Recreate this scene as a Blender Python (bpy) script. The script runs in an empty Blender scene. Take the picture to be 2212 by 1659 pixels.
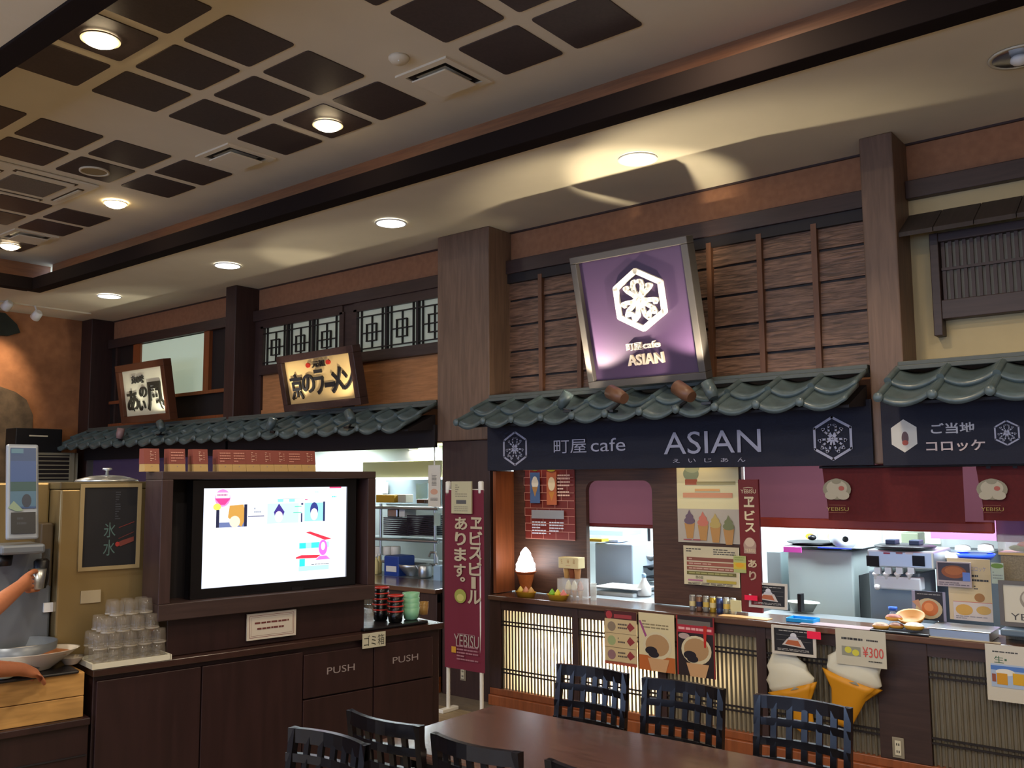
import bpy, bmesh, math, random
from mathutils import Matrix, Vector
random.seed(7)
sc = bpy.context.scene
COL = sc.collection
PI = math.pi

# ---------------------------------------------------------------- camera
FPX, YAW, PIT, ROL = 1974.162, math.radians(38.9243), math.radians(5.9208), math.radians(-0.4117)
CAM = Vector((0, 0, 1.6))
_w = Vector((-math.sin(YAW)*math.cos(PIT), math.cos(YAW)*math.cos(PIT), math.sin(PIT)))
_r = Vector((math.cos(YAW), math.sin(YAW), 0)); _u = _r.cross(_w)
R_ = _r*math.cos(ROL)+_u*math.sin(ROL); U_ = -_r*math.sin(ROL)+_u*math.cos(ROL); W_ = _w
cd = bpy.data.cameras.new('camera'); cam = bpy.data.objects.new('camera', cd); COL.objects.link(cam)
cd.sensor_width = 36; cd.lens = FPX/2212*36; cd.clip_start = .05
cam.matrix_world = Matrix(((R_.x, U_.x, -W_.x, CAM.x), (R_.y, U_.y, -W_.y, CAM.y), (R_.z, U_.z, -W_.z, CAM.z), (0, 0, 0, 1)))
sc.camera = cam

# ---------------------------------------------------------------- world, exposure, big lights
sc.view_settings.view_transform = 'Standard'; sc.view_settings.look = 'None'
sc.view_settings.gamma = 1; sc.view_settings.use_curve_mapping = False
sc.view_settings.exposure = 0.15
sc.cycles.use_denoising = True
sc.cycles.max_bounces = 7; sc.cycles.diffuse_bounces = 4; sc.cycles.glossy_bounces = 3
sc.cycles.transmission_bounces = 6; sc.cycles.transparent_max_bounces = 12
sc.cycles.caustics_reflective = False; sc.cycles.caustics_refractive = False
sc.cycles.sample_clamp_indirect = 4.0
wd = bpy.data.worlds.new('world'); sc.world = wd; wd.use_nodes = True
wd.node_tree.nodes['Background'].inputs[0].default_value = (.45, .62, 1, 1)
wd.node_tree.nodes['Background'].inputs[1].default_value = 5.0

def lamp(kind, name, loc, energy, col, aim=None, **k):
    d = bpy.data.lights.new(name, kind); d.energy = energy; d.color = col
    for a, v in k.items(): setattr(d, a, v)
    o = bpy.data.objects.new(name, d); COL.objects.link(o); o.location = loc
    if aim is not None:
        o.rotation_euler = (Vector(aim)-Vector(loc)).to_track_quat('-Z', 'Y').to_euler()
    return o
WARM = (1, .80, .55); NEUT = (1, .93, .82); COOL = (.80, .93, 1)
# ceiling downlights of the part of the hall behind and beside the camera (same rows as those in view)
for (x, y) in ((-8.6, .6), (-6, .2), (-3.4, .2), (-.8, .2), (1.8, .2), (-6, -2), (-2.2, -2), (1.5, -2)):
    lamp('AREA', 'hall_downlight', (x, y, 3.47), 42, NEUT, aim=(x, y, 0), shape='DISK', size=.2)
# fluorescent troughs of the kitchens behind the counters
lamp('AREA', 'kitchen_tube_a', (-8.9, 6.9, 1.94), 45, COOL, aim=(-8.9, 6.9, 0), shape='RECTANGLE', size=1.4, size_y=.3)
lamp('AREA', 'kitchen_tube_b', (-6.6, 6.7, 1.94), 95, COOL, aim=(-6.6, 6.7, 0), shape='RECTANGLE', size=1.8, size_y=.3)
lamp('AREA', 'kitchen_tube_c', (-3.5, 6.3, 1.98), 90, COOL, aim=(-3.5, 6.3, 0), shape='RECTANGLE', size=1.4, size_y=.3)
lamp('AREA', 'kitchen_tube_d', (-1.4, 5.85, 1.98), 105, COOL, aim=(-1.4, 6.4, 0), shape='RECTANGLE', size=1.8, size_y=.3)

for (x, e) in ((-4.05, 5), (-3.45, 2), (-2.82, 7)):   # little warm downlights hidden behind the banner board
    lamp('SPOT', 'counter_downlight', (x, 5.24, 1.97), e, (1, .74, .42), aim=(x, 5.40, 1.2), spot_size=1.7, spot_blend=.9, shadow_soft_size=.03)
# ---------------------------------------------------------------- helpers
def ray(px, py): return R_*(px-1106)-U_*(py-829.5)+W_*FPX
def P(px, py, **k):
    (a, v), = k.items(); i = 'xyz'.index(a); d = ray(px, py)
    return CAM+d*((v-CAM[i])/d[i])
def srgb(h):
    if not isinstance(h, str): return (*h, 1) if len(h) == 3 else h
    c = [int(h[i:i+2], 16)/255 for i in (0, 2, 4)]
    return tuple(x/12.92 if x <= .04045 else ((x+.055)/1.055)**2.4 for x in c)+(1,)
def frame(o, u, v):
    u = Vector(u).normalized(); v = Vector(v); v = (v-u*v.dot(u)).normalized(); n = u.cross(v)
    return Matrix(((u.x, v.x, n.x, o[0]), (u.y, v.y, n.y, o[1]), (u.z, v.z, n.z, o[2]), (0, 0, 0, 1)))
def T(x, y, z): return Matrix.Translation((x, y, z))
def RZ(a): return Matrix.Rotation(a, 4, 'Z')
ID = Matrix.Identity(4)
WM = {}

MATS = {}
def mat(name, col, rough=.6, metal=0, noise=0, nscale=8, bump=0, emis=0, ecol=None, wood=0, wdir=(1, 1, 12), wscale=3, trans=0, alpha=1, coat=0, spec=.5, dark=.55, ior=1.45):
    if name in MATS: return MATS[name]
    m = bpy.data.materials.new(name); m.use_nodes = True; nt = m.node_tree; N = nt.nodes; L = nt.links
    b = N['Principled BSDF']; c = srgb(col)
    b.inputs['Base Color'].default_value = c; b.inputs['Roughness'].default_value = rough
    b.inputs['Metallic'].default_value = metal; b.inputs['Specular IOR Level'].default_value = spec
    b.inputs['IOR'].default_value = ior
    if coat: b.inputs['Coat Weight'].default_value = coat; b.inputs['Coat Roughness'].default_value = .15
    if trans: b.inputs['Transmission Weight'].default_value = trans
    if alpha < 1: b.inputs['Alpha'].default_value = alpha
    if emis:
        b.inputs['Emission Color'].default_value = srgb(ecol or col); b.inputs['Emission Strength'].default_value = emis
    if noise or wood or bump:
        tc = N.new('ShaderNodeTexCoord'); mp = N.new('ShaderNodeMapping'); L.new(tc.outputs['Object'], mp.inputs[0])
        tx = N.new('ShaderNodeTexNoise'); tx.inputs['Detail'].default_value = 5
        if wood:
            mp.inputs['Scale'].default_value = wdir; tx.inputs['Scale'].default_value = wscale
            tx.inputs['Distortion'].default_value = .6
        else: tx.inputs['Scale'].default_value = nscale
        L.new(mp.outputs[0], tx.inputs['Vector'])
        amt = wood or noise
        if amt:
            mx = N.new('ShaderNodeMix'); mx.data_type = 'RGBA'
            rr = N.new('ShaderNodeValToRGB'); rr.color_ramp.elements[0].position = .35; rr.color_ramp.elements[1].position = .68
            L.new(tx.outputs['Fac'], rr.inputs[0])
            L.new(rr.outputs[0], mx.inputs[0])
            mx.inputs[6].default_value = tuple(x*(1-amt*dark) for x in c[:3])+(1,)
            mx.inputs[7].default_value = tuple(min(1, x*(1+amt*.5)) for x in c[:3])+(1,)
            L.new(mx.outputs[2], b.inputs['Base Color'])
        if bump:
            bp = N.new('ShaderNodeBump'); bp.inputs['Strength'].default_value = bump; bp.inputs['Distance'].default_value = .01
            L.new(tx.outputs['Fac'], bp.inputs['Height']); L.new(bp.outputs[0], b.inputs['Normal'])
    MATS[name] = m; return m
def attr_mat(name, emis=0, rough=.5):
    m = bpy.data.materials.new(name); m.use_nodes = True; nt = m.node_tree; b = nt.nodes['Principled BSDF']
    a = nt.nodes.new('ShaderNodeVertexColor'); a.layer_name = 'Col'
    nt.links.new(a.outputs[0], b.inputs['Base Color']); b.inputs['Roughness'].default_value = rough
    if emis:
        nt.links.remove(b.inputs['Base Color'].links[0]); b.inputs['Base Color'].default_value = (.02, .02, .02, 1); nt.links.new(a.outputs[0], b.inputs['Emission Color']); b.inputs['Emission Strength'].default_value = emis
    return m
PRINT = attr_mat('printed_ink'); SCREEN = attr_mat('screen_pixels', 1.25, .3)

class MB:
    def __init__(s): s.v = []; s.f = []; s.sm = []
    def add(s, vs, fs, F=None, smooth=False):
        k = len(s.v); s.v += [(F @ Vector(p)) if F is not None else Vector(p) for p in vs]
        s.f += [tuple(i+k for i in f) for f in fs]; s.sm += [smooth]*len(fs); return s
    def box(s, x0, x1, y0, y1, z0, z1, F=None):
        return s.add([(x0, y0, z0), (x1, y0, z0), (x1, y1, z0), (x0, y1, z0), (x0, y0, z1), (x1, y0, z1), (x1, y1, z1), (x0, y1, z1)],
                     [(3, 2, 1, 0), (4, 5, 6, 7), (0, 1, 5, 4), (1, 2, 6, 5), (2, 3, 7, 6), (3, 0, 4, 7)], F)
    def prism(s, pts, n0, n1, F=None):   # polygon in x,y extruded along z
        k = len(pts); vs = [(x, y, n0) for x, y in pts]+[(x, y, n1) for x, y in pts]
        fs = [tuple(range(k-1, -1, -1)), tuple(range(k, 2*k))]+[(i, (i+1) % k, (i+1) % k+k, i+k) for i in range(k)]
        return s.add(vs, fs, F)
    def lathe(s, prof, n=16, F=None, caps=True, a0=0, a1=2*PI, wob=None):
        full = abs(a1-a0-2*PI) < 1e-6; m = n if full else n+1; vs = []
        for i in range(m):
            a = a0+(a1-a0)*i/n
            for j, (r, z) in enumerate(prof):
                rr = r*(wob(a, j, z) if wob else 1); vs.append((rr*math.cos(a), rr*math.sin(a), z))
        k = len(prof); fs = []
        for i in range(n):
            j = (i+1) % m
            for q in range(k-1): fs.append((i*k+q, j*k+q, j*k+q+1, i*k+q+1))
        s.add(vs, fs, F, True)
        if caps and full:
            for q, rev in ((0, True), (k-1, False)):
                if prof[q][0] > 1e-4:
                    ring = [i*k+q for i in range(m)]
                    base = len(s.v)-len(vs)
                    s.f.append(tuple(base+i for i in (reversed(ring) if rev else ring))); s.sm.append(False)
        return s
    def tube(s, pts, r, n=8, F=None, r2=None):
        pts = [Vector(p) for p in pts]; vs = []; fs = []; m = len(pts)
        for i, p in enumerate(pts):
            d = (pts[min(i+1, m-1)]-pts[max(i-1, 0)]).normalized()
            a = d.orthogonal().normalized() if i == 0 else (pa-d*pa.dot(d)).normalized(); pa = a; b = d.cross(a)
            rr = r if r2 is None else r+(r2-r)*i/(m-1)
            vs += [p+a*rr*math.cos(2*PI*j/n)+b*rr*math.sin(2*PI*j/n) for j in range(n)]
        for i in range(m-1):
            for j in range(n): fs.append((i*n+j, i*n+(j+1) % n, (i+1)*n+(j+1) % n, (i+1)*n+j))
        s.add(vs, fs, F, True)
        s.add(vs[:n], [tuple(range(n-1, -1, -1))], F); s.add(vs[-n:], [tuple(range(n))], F)
        return s
    def ball(s, c, r, n=12, F=None):
        rx, ry, rz = (r, r, r) if not hasattr(r, '__len__') else r
        M = (F or ID) @ T(*c) @ Matrix.Diagonal((rx, ry, rz, 1))
        return s.lathe([(math.sin(PI*i/8), -math.cos(PI*i/8)) for i in range(9)], n, M, False)
    def mesh(s, name, m, inv=None):
        me = bpy.data.meshes.new(name)
        me.from_pydata([(inv @ p) if inv is not None else p for p in s.v], [], s.f)
        me.polygons.foreach_set('use_smooth', s.sm); me.materials.append(m); me.update()
        return me
    def build(s, name, m, parent=None, bev=0, origin=None):
        if parent is not None:
            o = bpy.data.objects.new(name, s.mesh(name, m, WM[parent.name].inverted())); o.parent = parent; WM_ = WM[parent.name]
        else:
            xs = [p.x for p in s.v]; ys = [p.y for p in s.v]; zs = [p.z for p in s.v]
            c = Vector(origin) if origin else Vector(((min(xs)+max(xs))/2, (min(ys)+max(ys))/2, min(zs)))
            WM_ = T(*c); o = bpy.data.objects.new(name, s.mesh(name, m, WM_.inverted())); o.location = c
        COL.objects.link(o); WM[o.name] = WM_
        if bev:
            bm = o.modifiers.new('edge', 'BEVEL'); bm.width = bev; bm.segments = 2; bm.limit_method = 'ANGLE'
        return o
def thing(name, label, cat, F=ID, group=None):
    if not isinstance(F, Matrix): F = T(*F)
    o = bpy.data.objects.new(name, None); COL.objects.link(o); o.matrix_world = F; o.empty_display_size = .05
    WM[o.name] = F.copy(); o['label'] = label; o['category'] = cat
    if group: o['group'] = group
    return o
def tag(o, label, cat, group=None):
    o['label'] = label; o['category'] = cat
    if group: o['group'] = group
    return o
def struct(o): o['kind'] = 'structure'; return o
def inst(name, me, parent, M):
    o = bpy.data.objects.new(name, me); COL.objects.link(o); o.parent = parent
    o.matrix_local = WM[parent.name].inverted() @ M; WM[o.name] = M; return o
def dup(root, F, label=None, group=None):
    c = root.copy(); COL.objects.link(c); c.matrix_world = F; WM[c.name] = F.copy()
    if label: c['label'] = label
    if group: c['group'] = group
    for ch in list(root.children):
        d = ch.copy(); COL.objects.link(d); d.parent = c; WM[d.name] = F @ ch.matrix_local
        for g in ch.children:
            e = g.copy(); COL.objects.link(e); e.parent = d
    return c

# text glyph cache (made while the scene is still nearly empty)
GLY = {}
def glyph(s, bold=0.0):
    key = (s, bold)
    if key not in GLY:
        cu = bpy.data.curves.new('t', 'FONT'); cu.body = s; cu.offset = bold; cu.resolution_u = 3
        o = bpy.data.objects.new('t', cu); COL.objects.link(o)
        dg = bpy.context.evaluated_depsgraph_get(); dg.update()
        me = bpy.data.meshes.new_from_object(o.evaluated_get(dg))
        vs = [tuple(v.co) for v in me.vertices]; fs = [tuple(p.vertices) for p in me.polygons]
        bpy.data.objects.remove(o); bpy.data.curves.remove(cu); bpy.data.meshes.remove(me)
        x0 = min(v[0] for v in vs); x1 = max(v[0] for v in vs); y0 = min(v[1] for v in vs); y1 = max(v[1] for v in vs)
        GLY[key] = ([((x-x0)/(x1-x0), (y-y0)/max(1e-6, y1-y0)) for x, y, z in vs], fs)
    return GLY[key]
for s_ in (['町屋', 'cafe', 'ASIAN', 'えいじあん', 'ご当地', 'コロッケ', 'YEBISU', 'PUSH', 'ゴミ箱', '元祖', '氷水', '¥300', '夜の部']
           + list('ヱビスビールあります。京のラーメン味いの風品生氷水')): glyph(s_)
for s_ in list('京のラーメンあい風') + ['元祖', '京の味', 'コロッケ', 'ASIAN', 'cafe', '町屋', 'ご当地', 'YEBISU']: glyph(s_, .02)
for s_ in list('ヱビスビールあります。'): glyph(s_, .03)

def items_build(name, parent, F, w, h, items, depth=0, m=None):
    """items: ('r',u0,v0,u1,v1,c) ('e',cu,cv,ru,rv,c) ('p',pts,c) ('t',text,u0,v0,u1,v1,c[,bold]) ('l',pts,width,c) ('tx',n,u0,v0,u1,v1,c)  in 0..1"""
    vs = []; fs = []; cs = []; k = 0
    def poly(pts, c, lay, faces=None):
        n = len(vs); z = .0004*lay+.0004
        if depth:
            if faces is None: faces = [tuple(range(len(pts)))]
            q = len(pts)
            vs.extend([(u*w, v*h, 0) for u, v in pts]); vs.extend([(u*w, v*h, depth+z) for u, v in pts])
            edges = {}
            for f in faces:
                fs.append(tuple(n+q+i for i in f)); cs.append(c)
                for a, b in zip(f, f[1:]+f[:1]):
                    if (b, a) in edges: del edges[(b, a)]
                    else: edges[(a, b)] = 1
            for a, b in edges: fs.append((n+a, n+b, n+q+b, n+q+a)); cs.append(c)
        else:
            vs.extend([(u*w, v*h, z) for u, v in pts])
            for f in (faces or [tuple(range(len(pts)))]): fs.append(tuple(n+i for i in f)); cs.append(c)
    for lay, it in enumerate(items):
        t = it[0]
        if t == 'r': _, a, b, c_, d, c = it; poly([(a, b), (c_, b), (c_, d), (a, d)], srgb(c), lay)
        elif t == 'e':
            _, cu, cv, ru, rv, c = it; poly([(cu+ru*math.cos(2*PI*i/20), cv+rv*math.sin(2*PI*i/20)) for i in range(20)], srgb(c), lay)
        elif t == 'p': poly(it[1], srgb(it[2]), lay)
        elif t == 't':
            g, f = glyph(it[1], it[7] if len(it) > 7 else 0); _, s, a, b, c_, d, c = it[:7]
            poly([(a+(c_-a)*x, b+(d-b)*y) for x, y in g], srgb(c), lay, f)
        elif t == 'l':
            _, pts, wd_, c = it
            for (a, b), (c_, d) in zip(pts, pts[1:]):
                dx, dy = (c_-a)*w, (d-b)*h; ln = math.hypot(dx, dy) or 1; nx, ny = -dy/ln*wd_/2/w, dx/ln*wd_/2/h
                poly([(a-nx, b-ny), (c_-nx, d-ny), (c_+nx, d+ny), (a+nx, b+ny)], srgb(c), lay)
            if wd_ > .004:
                for (a, b) in pts: poly([(a+wd_/2/w*math.cos(i*PI/5), b+wd_/2/h*math.sin(i*PI/5)) for i in range(10)], srgb(c), lay)
        elif t == 'tx':   # rows of tiny unreadable print
            _, n, a, b, c_, d, c = it; rr = random.Random(int(a*1e3+b*777)+n)
            for i in range(n):
                y = d-(d-b)*(i+.25)/n; hh = (d-b)/n*.45; x = a
                while x < c_-.01:
                    l = min(c_-x, (c_-a)*rr.uniform(.08, .22)); poly([(x, y-hh), (x+l*.85, y-hh), (x+l*.85, y), (x, y)], srgb(c), lay); x += l
                    if rr.random() < .08: break
    inv = WM[parent.name].inverted() @ F
    me = bpy.data.meshes.new(name); me.from_pydata([inv @ Vector(v) for v in vs], [], fs)
    ca = me.color_attributes.new('Col', 'FLOAT_COLOR', 'CORNER')
    data = []
    for p, c in zip(me.polygons, cs):
        data += list(c)*len(p.vertices)
    ca.data.foreach_set('color', data); me.materials.append(m or PRINT); me.update()
    o = bpy.data.objects.new(name, me); o.parent = parent; COL.objects.link(o); WM[o.name] = WM[parent.name]; return o

def poster(name, label, cat, F, w, h, items, back='e8e4d8', thick=.004, frm=None, fw=.012, group=None, frough=.4):
    t = thing(name, label, cat, F, group)
    if frm:
        f = MB().box(-fw, w+fw, -fw, 0, -thick, .006, F).box(-fw, w+fw, h, h+fw, -thick, .006, F).box(-fw, 0, 0, h, -thick, .006, F).box(w, w+fw, 0, h, -thick, .006, F)
        f.build('frame', frm, t)
    MB().box(0, w, 0, h, -thick, 0, F).build('board', mat('paper_'+back, back, .55), t)
    if items: items_build('print', t, F, w, h, items)
    return t
def wallF(tl, br, y):
    a = P(*tl, y=y); b = P(*br, y=y); x0, x1 = sorted((a.x, b.x)); z0, z1 = sorted((a.z, b.z))
    return frame((x0, y, z0), (1, 0, 0), (0, 0, 1)), x1-x0, z1-z0

# ---------------------------------------------------------------- materials
M_ceil = mat('ceiling_paint', 'd6cbb2', .85, noise=.05, nscale=3)
M_cpan = mat('ceiling_panel', '3f3330', .5, noise=.25, nscale=60)
M_ochre = mat('ochre_plaster', '9c6c4c', .85, noise=.18, nscale=25, bump=.1)
M_ochre2 = mat('ochre_veneer', 'b37a4c', .7, wood=.3, wdir=(1.5, 1, 14), wscale=4)
M_pil = mat('pillar_wood', '695243', .5, wood=.35, wdir=(12, 12, 1), wscale=3)
M_dark = mat('dark_wood', '3a2a27', .45, wood=.35, wdir=(1, 8, 12), wscale=3)
M_darkv = mat('dark_wood_upright', '382624', .45, wood=.35, wdir=(12, 12, 1), wscale=3)
M_beam = mat('beam_wood', '8a5a38', .42, wood=.35, wdir=(1, 12, 14), wscale=4, coat=.0, spec=1.0)
M_beamy = mat('beam_wood_cross', '8a5a38', .42, wood=.35, wdir=(12, 1, 14), wscale=4, coat=.0, spec=1.0)
M_cedar = mat('charred_cedar', '785a48', .42, wood=.75, wdir=(1.2, 1, 14), wscale=6, bump=.45, dark=.8)
M_cedarb = mat('cedar_batten', '6a4630', .5, wood=.3, wdir=(12, 12, 1), wscale=3)
M_tile = mat('glazed_roof_tile', '4c5a5e', .28, noise=.35, nscale=14, bump=.06)
M_flash = mat('roof_flashing', '4c524f', .5, noise=.15, nscale=20)
M_navy = mat('navy_cloth', '1f2130', .8, noise=.15, nscale=90, bump=.1)
M_lint = mat('black_lintel', '1b1517', .6)
M_cream = mat('cream_plaster', 'b5a47c', .85, noise=.06, nscale=6)
M_steel = mat('brushed_steel', 'b9bec2', .32, metal=.9)
M_steelp = mat('pale_steel_panel', 'a9b4b8', .5, metal=.3)
M_white = mat('white_plastic', 'e6e6e2', .4)
M_offw = mat('offwhite_enamel', 'cfc9b4', .45)
M_black = mat('black_plastic', '131216', .35)
M_blackg = mat('black_gloss', '0d0c10', .15)
M_red = mat('red_cloth', '561012', .8, noise=.15, nscale=60)
M_kwall = mat('kitchen_wall', 'ccd3d2', .6)
M_kceil = mat('kitchen_ceiling', 'c3bda8', .8)
M_floor = mat('floor_wood', '8f8068', .45, wood=.3, wdir=(1, 9, 1), wscale=3)
M_floor2 = mat('floor_stone', '6f655a', .5, noise=.2, nscale=30)
M_orangew = mat('orange_wall_paper', '9c6844', .85, noise=.35, nscale=9, bump=.25, dark=.35)
M_table = mat('table_top', '523a32', .24, wood=.4, wdir=(2, 22, 1), wscale=4, coat=.5, bump=.05)
M_chair = mat('chair_black_lacquer', '0d0b0e', .25, coat=.3)
M_isl = mat('island_laminate', '2c1918', .4, wood=.35, wdir=(10, 10, 1), wscale=2)
M_bamb = mat('tan_slat', '605848', .55, wood=.2, wdir=(12, 12, 1))
M_lampw = mat('lamp_diffuser_white', 'ffffff', .4, emis=7, ecol='fff4e2')
M_lampd = mat('lamp_diffuser_day', 'ffffff', .4, emis=6.0, ecol='f2f6ff')
M_glowg = mat('lit_frosted_pane', 'b0b4a4', .6, emis=.13, ecol='ccd6c0')  # faint emission stands in for kitchen light shining through the panes
M_glow2 = mat('lit_white_pane', 'c9d6c2', .6, emis=.28, ecol='d2e6cc')  # glow is emission put into the panel, no lamp stands behind it
M_orangej = mat('orange_varnished_wood', '8a4c2a', .35, wood=.3, wdir=(12, 12, 1), coat=.2)
M_skin = mat('skin', 'b87452', .5, noise=.08, nscale=40)
M_glass = mat('clear_acrylic', 'ffffff', .08, alpha=.18, spec=.6)
M_cupg = mat('clear_tumbler', '8f8577', .12, alpha=.22, spec=.8)

def trans_mat(name, col, tr=.6, rough=.6):
    m = bpy.data.materials.new(name); m.use_nodes = True; nt = m.node_tree; N = nt.nodes; L = nt.links
    N.remove(N['Principled BSDF']); o = N['Material Output']
    d = N.new('ShaderNodeBsdfDiffuse'); t = N.new('ShaderNodeBsdfTranslucent'); x = N.new('ShaderNodeMixShader')
    d.inputs[0].default_value = srgb(col); t.inputs[0].default_value = srgb(col); x.inputs[0].default_value = tr
    L.new(d.outputs[0], x.inputs[1]); L.new(t.outputs[0], x.inputs[2]); L.new(x.outputs[0], o.inputs[0]); return m
M_paper = trans_mat('shoji_paper', 'f0e6cc', .6)
M_blind = trans_mat('roll_blind_fabric', '643c44', .25)

# ---------------------------------------------------------------- shell
YW, ZC, ZK = 5.38, 3.5, 3.8
XL, XR = -10.7, 3.2
fl = struct(MB().box(XL-.2, XR, -4, 4.88, -.1, 0).build('floor', M_floor))
MB().box(XL, XR, 4.88, 9.4, -.1, .002).build('stone_border', M_floor2, fl)
CX0, CX1, CY0, CY1 = -9.35, 3.2, 1.60, 4.03
cl = MB().box(XL-.2, XR, CY1, 5.5, ZC, ZC+.06).box(XL-.2, XR, -4, CY0, ZC, ZC+.06).box(XL-.2, CX0, CY0, CY1, ZC, ZC+.06).box(CX0-.5, CX1, CY0-.3, CY1+.4, ZK, ZK+.06)
ceil_ = struct(cl.build('ceiling', M_ceil))
wl = struct(MB().box(XL-.15, XL, -4, 9.4, 0, ZC).build('wall_left', M_orangew))
struct(MB().box(XR, XR+.1, -4, 9.4, 0, 3.9).build('wall_right', mat('beige_wall', '9c9080', .8)))
# front wall behind the camera, with a wide window to the street
wf = MB().box(XL-.2, XR, -4.1, -4, 0, .7).box(XL-.2, XR, -4.1, -4, 2.5, ZC)
for a, b in ((XL-.2, -8.5), (-5.2, -4.6), (-1.3, -.7), (2.6, XR)): wf.box(a, b, -4.1, -4, .7, 2.5)
struct(wf.build('wall_front', mat('beige_wall', '9c9080', .8)))
for i, (a, b) in enumerate(((-8.5, -5.2), (-4.6, -1.3), (-.7, 2.6))):
    w = MB().box(a, b, -4.06, -4.0, .7, .76).box(a, b, -4.06, -4.0, 2.44, 2.5).box(a, a+.06, -4.06, -4.0, .7, 2.5).box(b-.06, b, -4.06, -4.0, .7, 2.5).box((a+b)/2-.03, (a+b)/2+.03, -4.06, -4.0, .7, 2.5)
    w = struct(w.build('window_%d' % (i+5), M_darkv))
# coffer trims
M_mould = mat('black_moulding', '1f1817', .8, spec=.1)
for o_ in (MB().box(CX0, CX1, 3.93, 4.05, ZC-.012, 3.61).box(CX0, CX1, 4.03, 4.18, 3.55, 3.6), MB().box(CX0, CX1, 1.58, 1.70, ZC-.012, 3.61).box(CX0, CX1, 1.45, 1.6, 3.55, 3.6), MB().box(CX0-.02, CX0+.1, 1.70, 3.93, ZC-.012, 3.61).box(CX0-.15, CX0, 1.43, 4.18, 3.55, 3.6)):
    struct(o_.build('trim_9', M_mould, bev=.004))
t5 = struct(MB().box(CX0, CX1, 4.16, 4.2, 3.56, ZK).build('trim_5', M_beam))
struct(MB().box(CX0, CX1, 1.43, 1.47, 3.56, ZK).build('trim_6', M_beam))
struct(MB().box(CX0-.17, CX0-.13, 1.43, 4.2, 3.56, ZK).build('trim_7', M_beamy))

# dark acoustic squares recessed in the coffer ceiling
pm = None
def rsq(x0, y0, s=.392, r=.018):
    pts = []
    for cx, cy, a in ((x0+s-r, y0+s-r, 0), (x0+r, y0+s-r, 90), (x0+r, y0+r, 180), (x0+s-r, y0+r, 270)):
        pts += [(cx+r*math.cos(math.radians(a+b)), cy+r*math.sin(math.radians(a+b))) for b in (0, 45, 90)]
    return pts
PX = [-9.54, -9.06, -8.18, -7.705, -6.43, -5.96, -4.96, -4.485, -4.02, -3.03, -2.555, -1.6, -1.1, -.6, .4, .9]
PY = [1.9, 2.372, 2.845, 3.325]
LITP = [(-4.31, 2.1), (-4.31, 3.54), (-8.85, 3.54), (-1.77, 2.1), (-8.85, 2.1), (-6.85, 2.1)]
for x in PX[1:]:
    for y in PY:
        if x < -8.9 and y < 3.3: continue
        if -6.5 < x < -6.4 and y < 2.3: continue
        if pm is None:
            o = MB().prism(rsq(-.196, -.196), -.006, .01).build('ceiling_panel', M_cpan, ceil_); pm = o.data
            WMo = WM['ceiling']; o.data.transform(WMo); o.matrix_local = WMo.inverted() @ T(x+.196, y+.196, ZK)
        else: inst('ceiling_panel', pm, ceil_, T(x+.196, y+.196, ZK))

def downlight(x, y, z, r, label, day, group):
    t = thing('downlight', label, 'ceiling light', (x, y, z), group)
    MB().lathe([(r+.012, -.008), (r+.012, 0), (r, .0), (r, -.008)], 28, T(x, y, z-.006), False).lathe([(r, -.008), (r+.012, -.008)], 28, T(x, y, z-.006), False).build('trim_ring', M_offw if not day else M_white, t)
    MB().lathe([(0, -.004), (r, -.004), (r, .0)] if day else [(0, -.04), (r*.5, -.036), (r*.85, -.022), (r, -.002)], 28, T(x, y, z-.006), False).build('diffuser', M_lampd if day else mat('lamp_dome_warm', 'ffffff', .4, emis=26, ecol='ffe2b4'), t)
    return t
DG = 'white round downlights in the low ceiling strip'
for (x, lb) in ((-.70, None), (-2.73, 'large white round downlight above the purple sign'), (-4.85, 'white round downlight just left of the wide brown pillar'),
                (-6.93, 'white round downlight over the ramen sign bay'), (-9.01, 'smallest round white downlight near the far orange wall corner')):
    if lb: downlight(x, 4.59, ZC, .106, lb, True, DG)
    else:
        t = thing('reflector_downlight', 'unlit chrome reflector downlight at the right edge of the ceiling', 'ceiling light', (x, 4.56, ZC))
        MB().lathe([(.128, -.004), (.128, -.01), (.112, -.01), (.112, -.004)], 28, T(x, 4.56, ZC), False).build('trim_ring', M_offw, t)
        MB().lathe([(.112, -.008), (.1, -.006), (.07, -.0035), (.0, -.003)], 28, T(x, 4.56, ZC), False).build('reflector', mat('chrome', 'd8d8d8', .12, metal=1, noise=.2, nscale=30), t)
        MB().ball((x, 4.56, ZC-.02), (.04, .04, .025), 12).build('bulb', M_white, t)
UG = 'glowing round downlights in the coffered ceiling'
for i, (x, y) in enumerate([(-4.31, 2.1), (-4.31, 3.54), (-6.85, 3.51), (-8.85, 3.54)]):
    downlight(x, y, ZK-.004, .082, ['glowing round downlight in the dark square by the near coffer beam', 'glowing round downlight in the dark square nearest the long far beam',
               'glowing round downlight set in plain ceiling beyond the square vent', 'glowing round downlight in a dark square at the far left coffer corner'][i], False, UG)
for (x, y) in ((-1.77, 3.54), (-1.77, 2.1), (.77, 3.54), (.77, 2.1), (-6.85, 2.1)):
    lamp('AREA', 'coffer_downlight', (x, y, ZK-.02), 22, WARM, aim=(x, y, 0), shape='DISK', size=.16)

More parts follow.
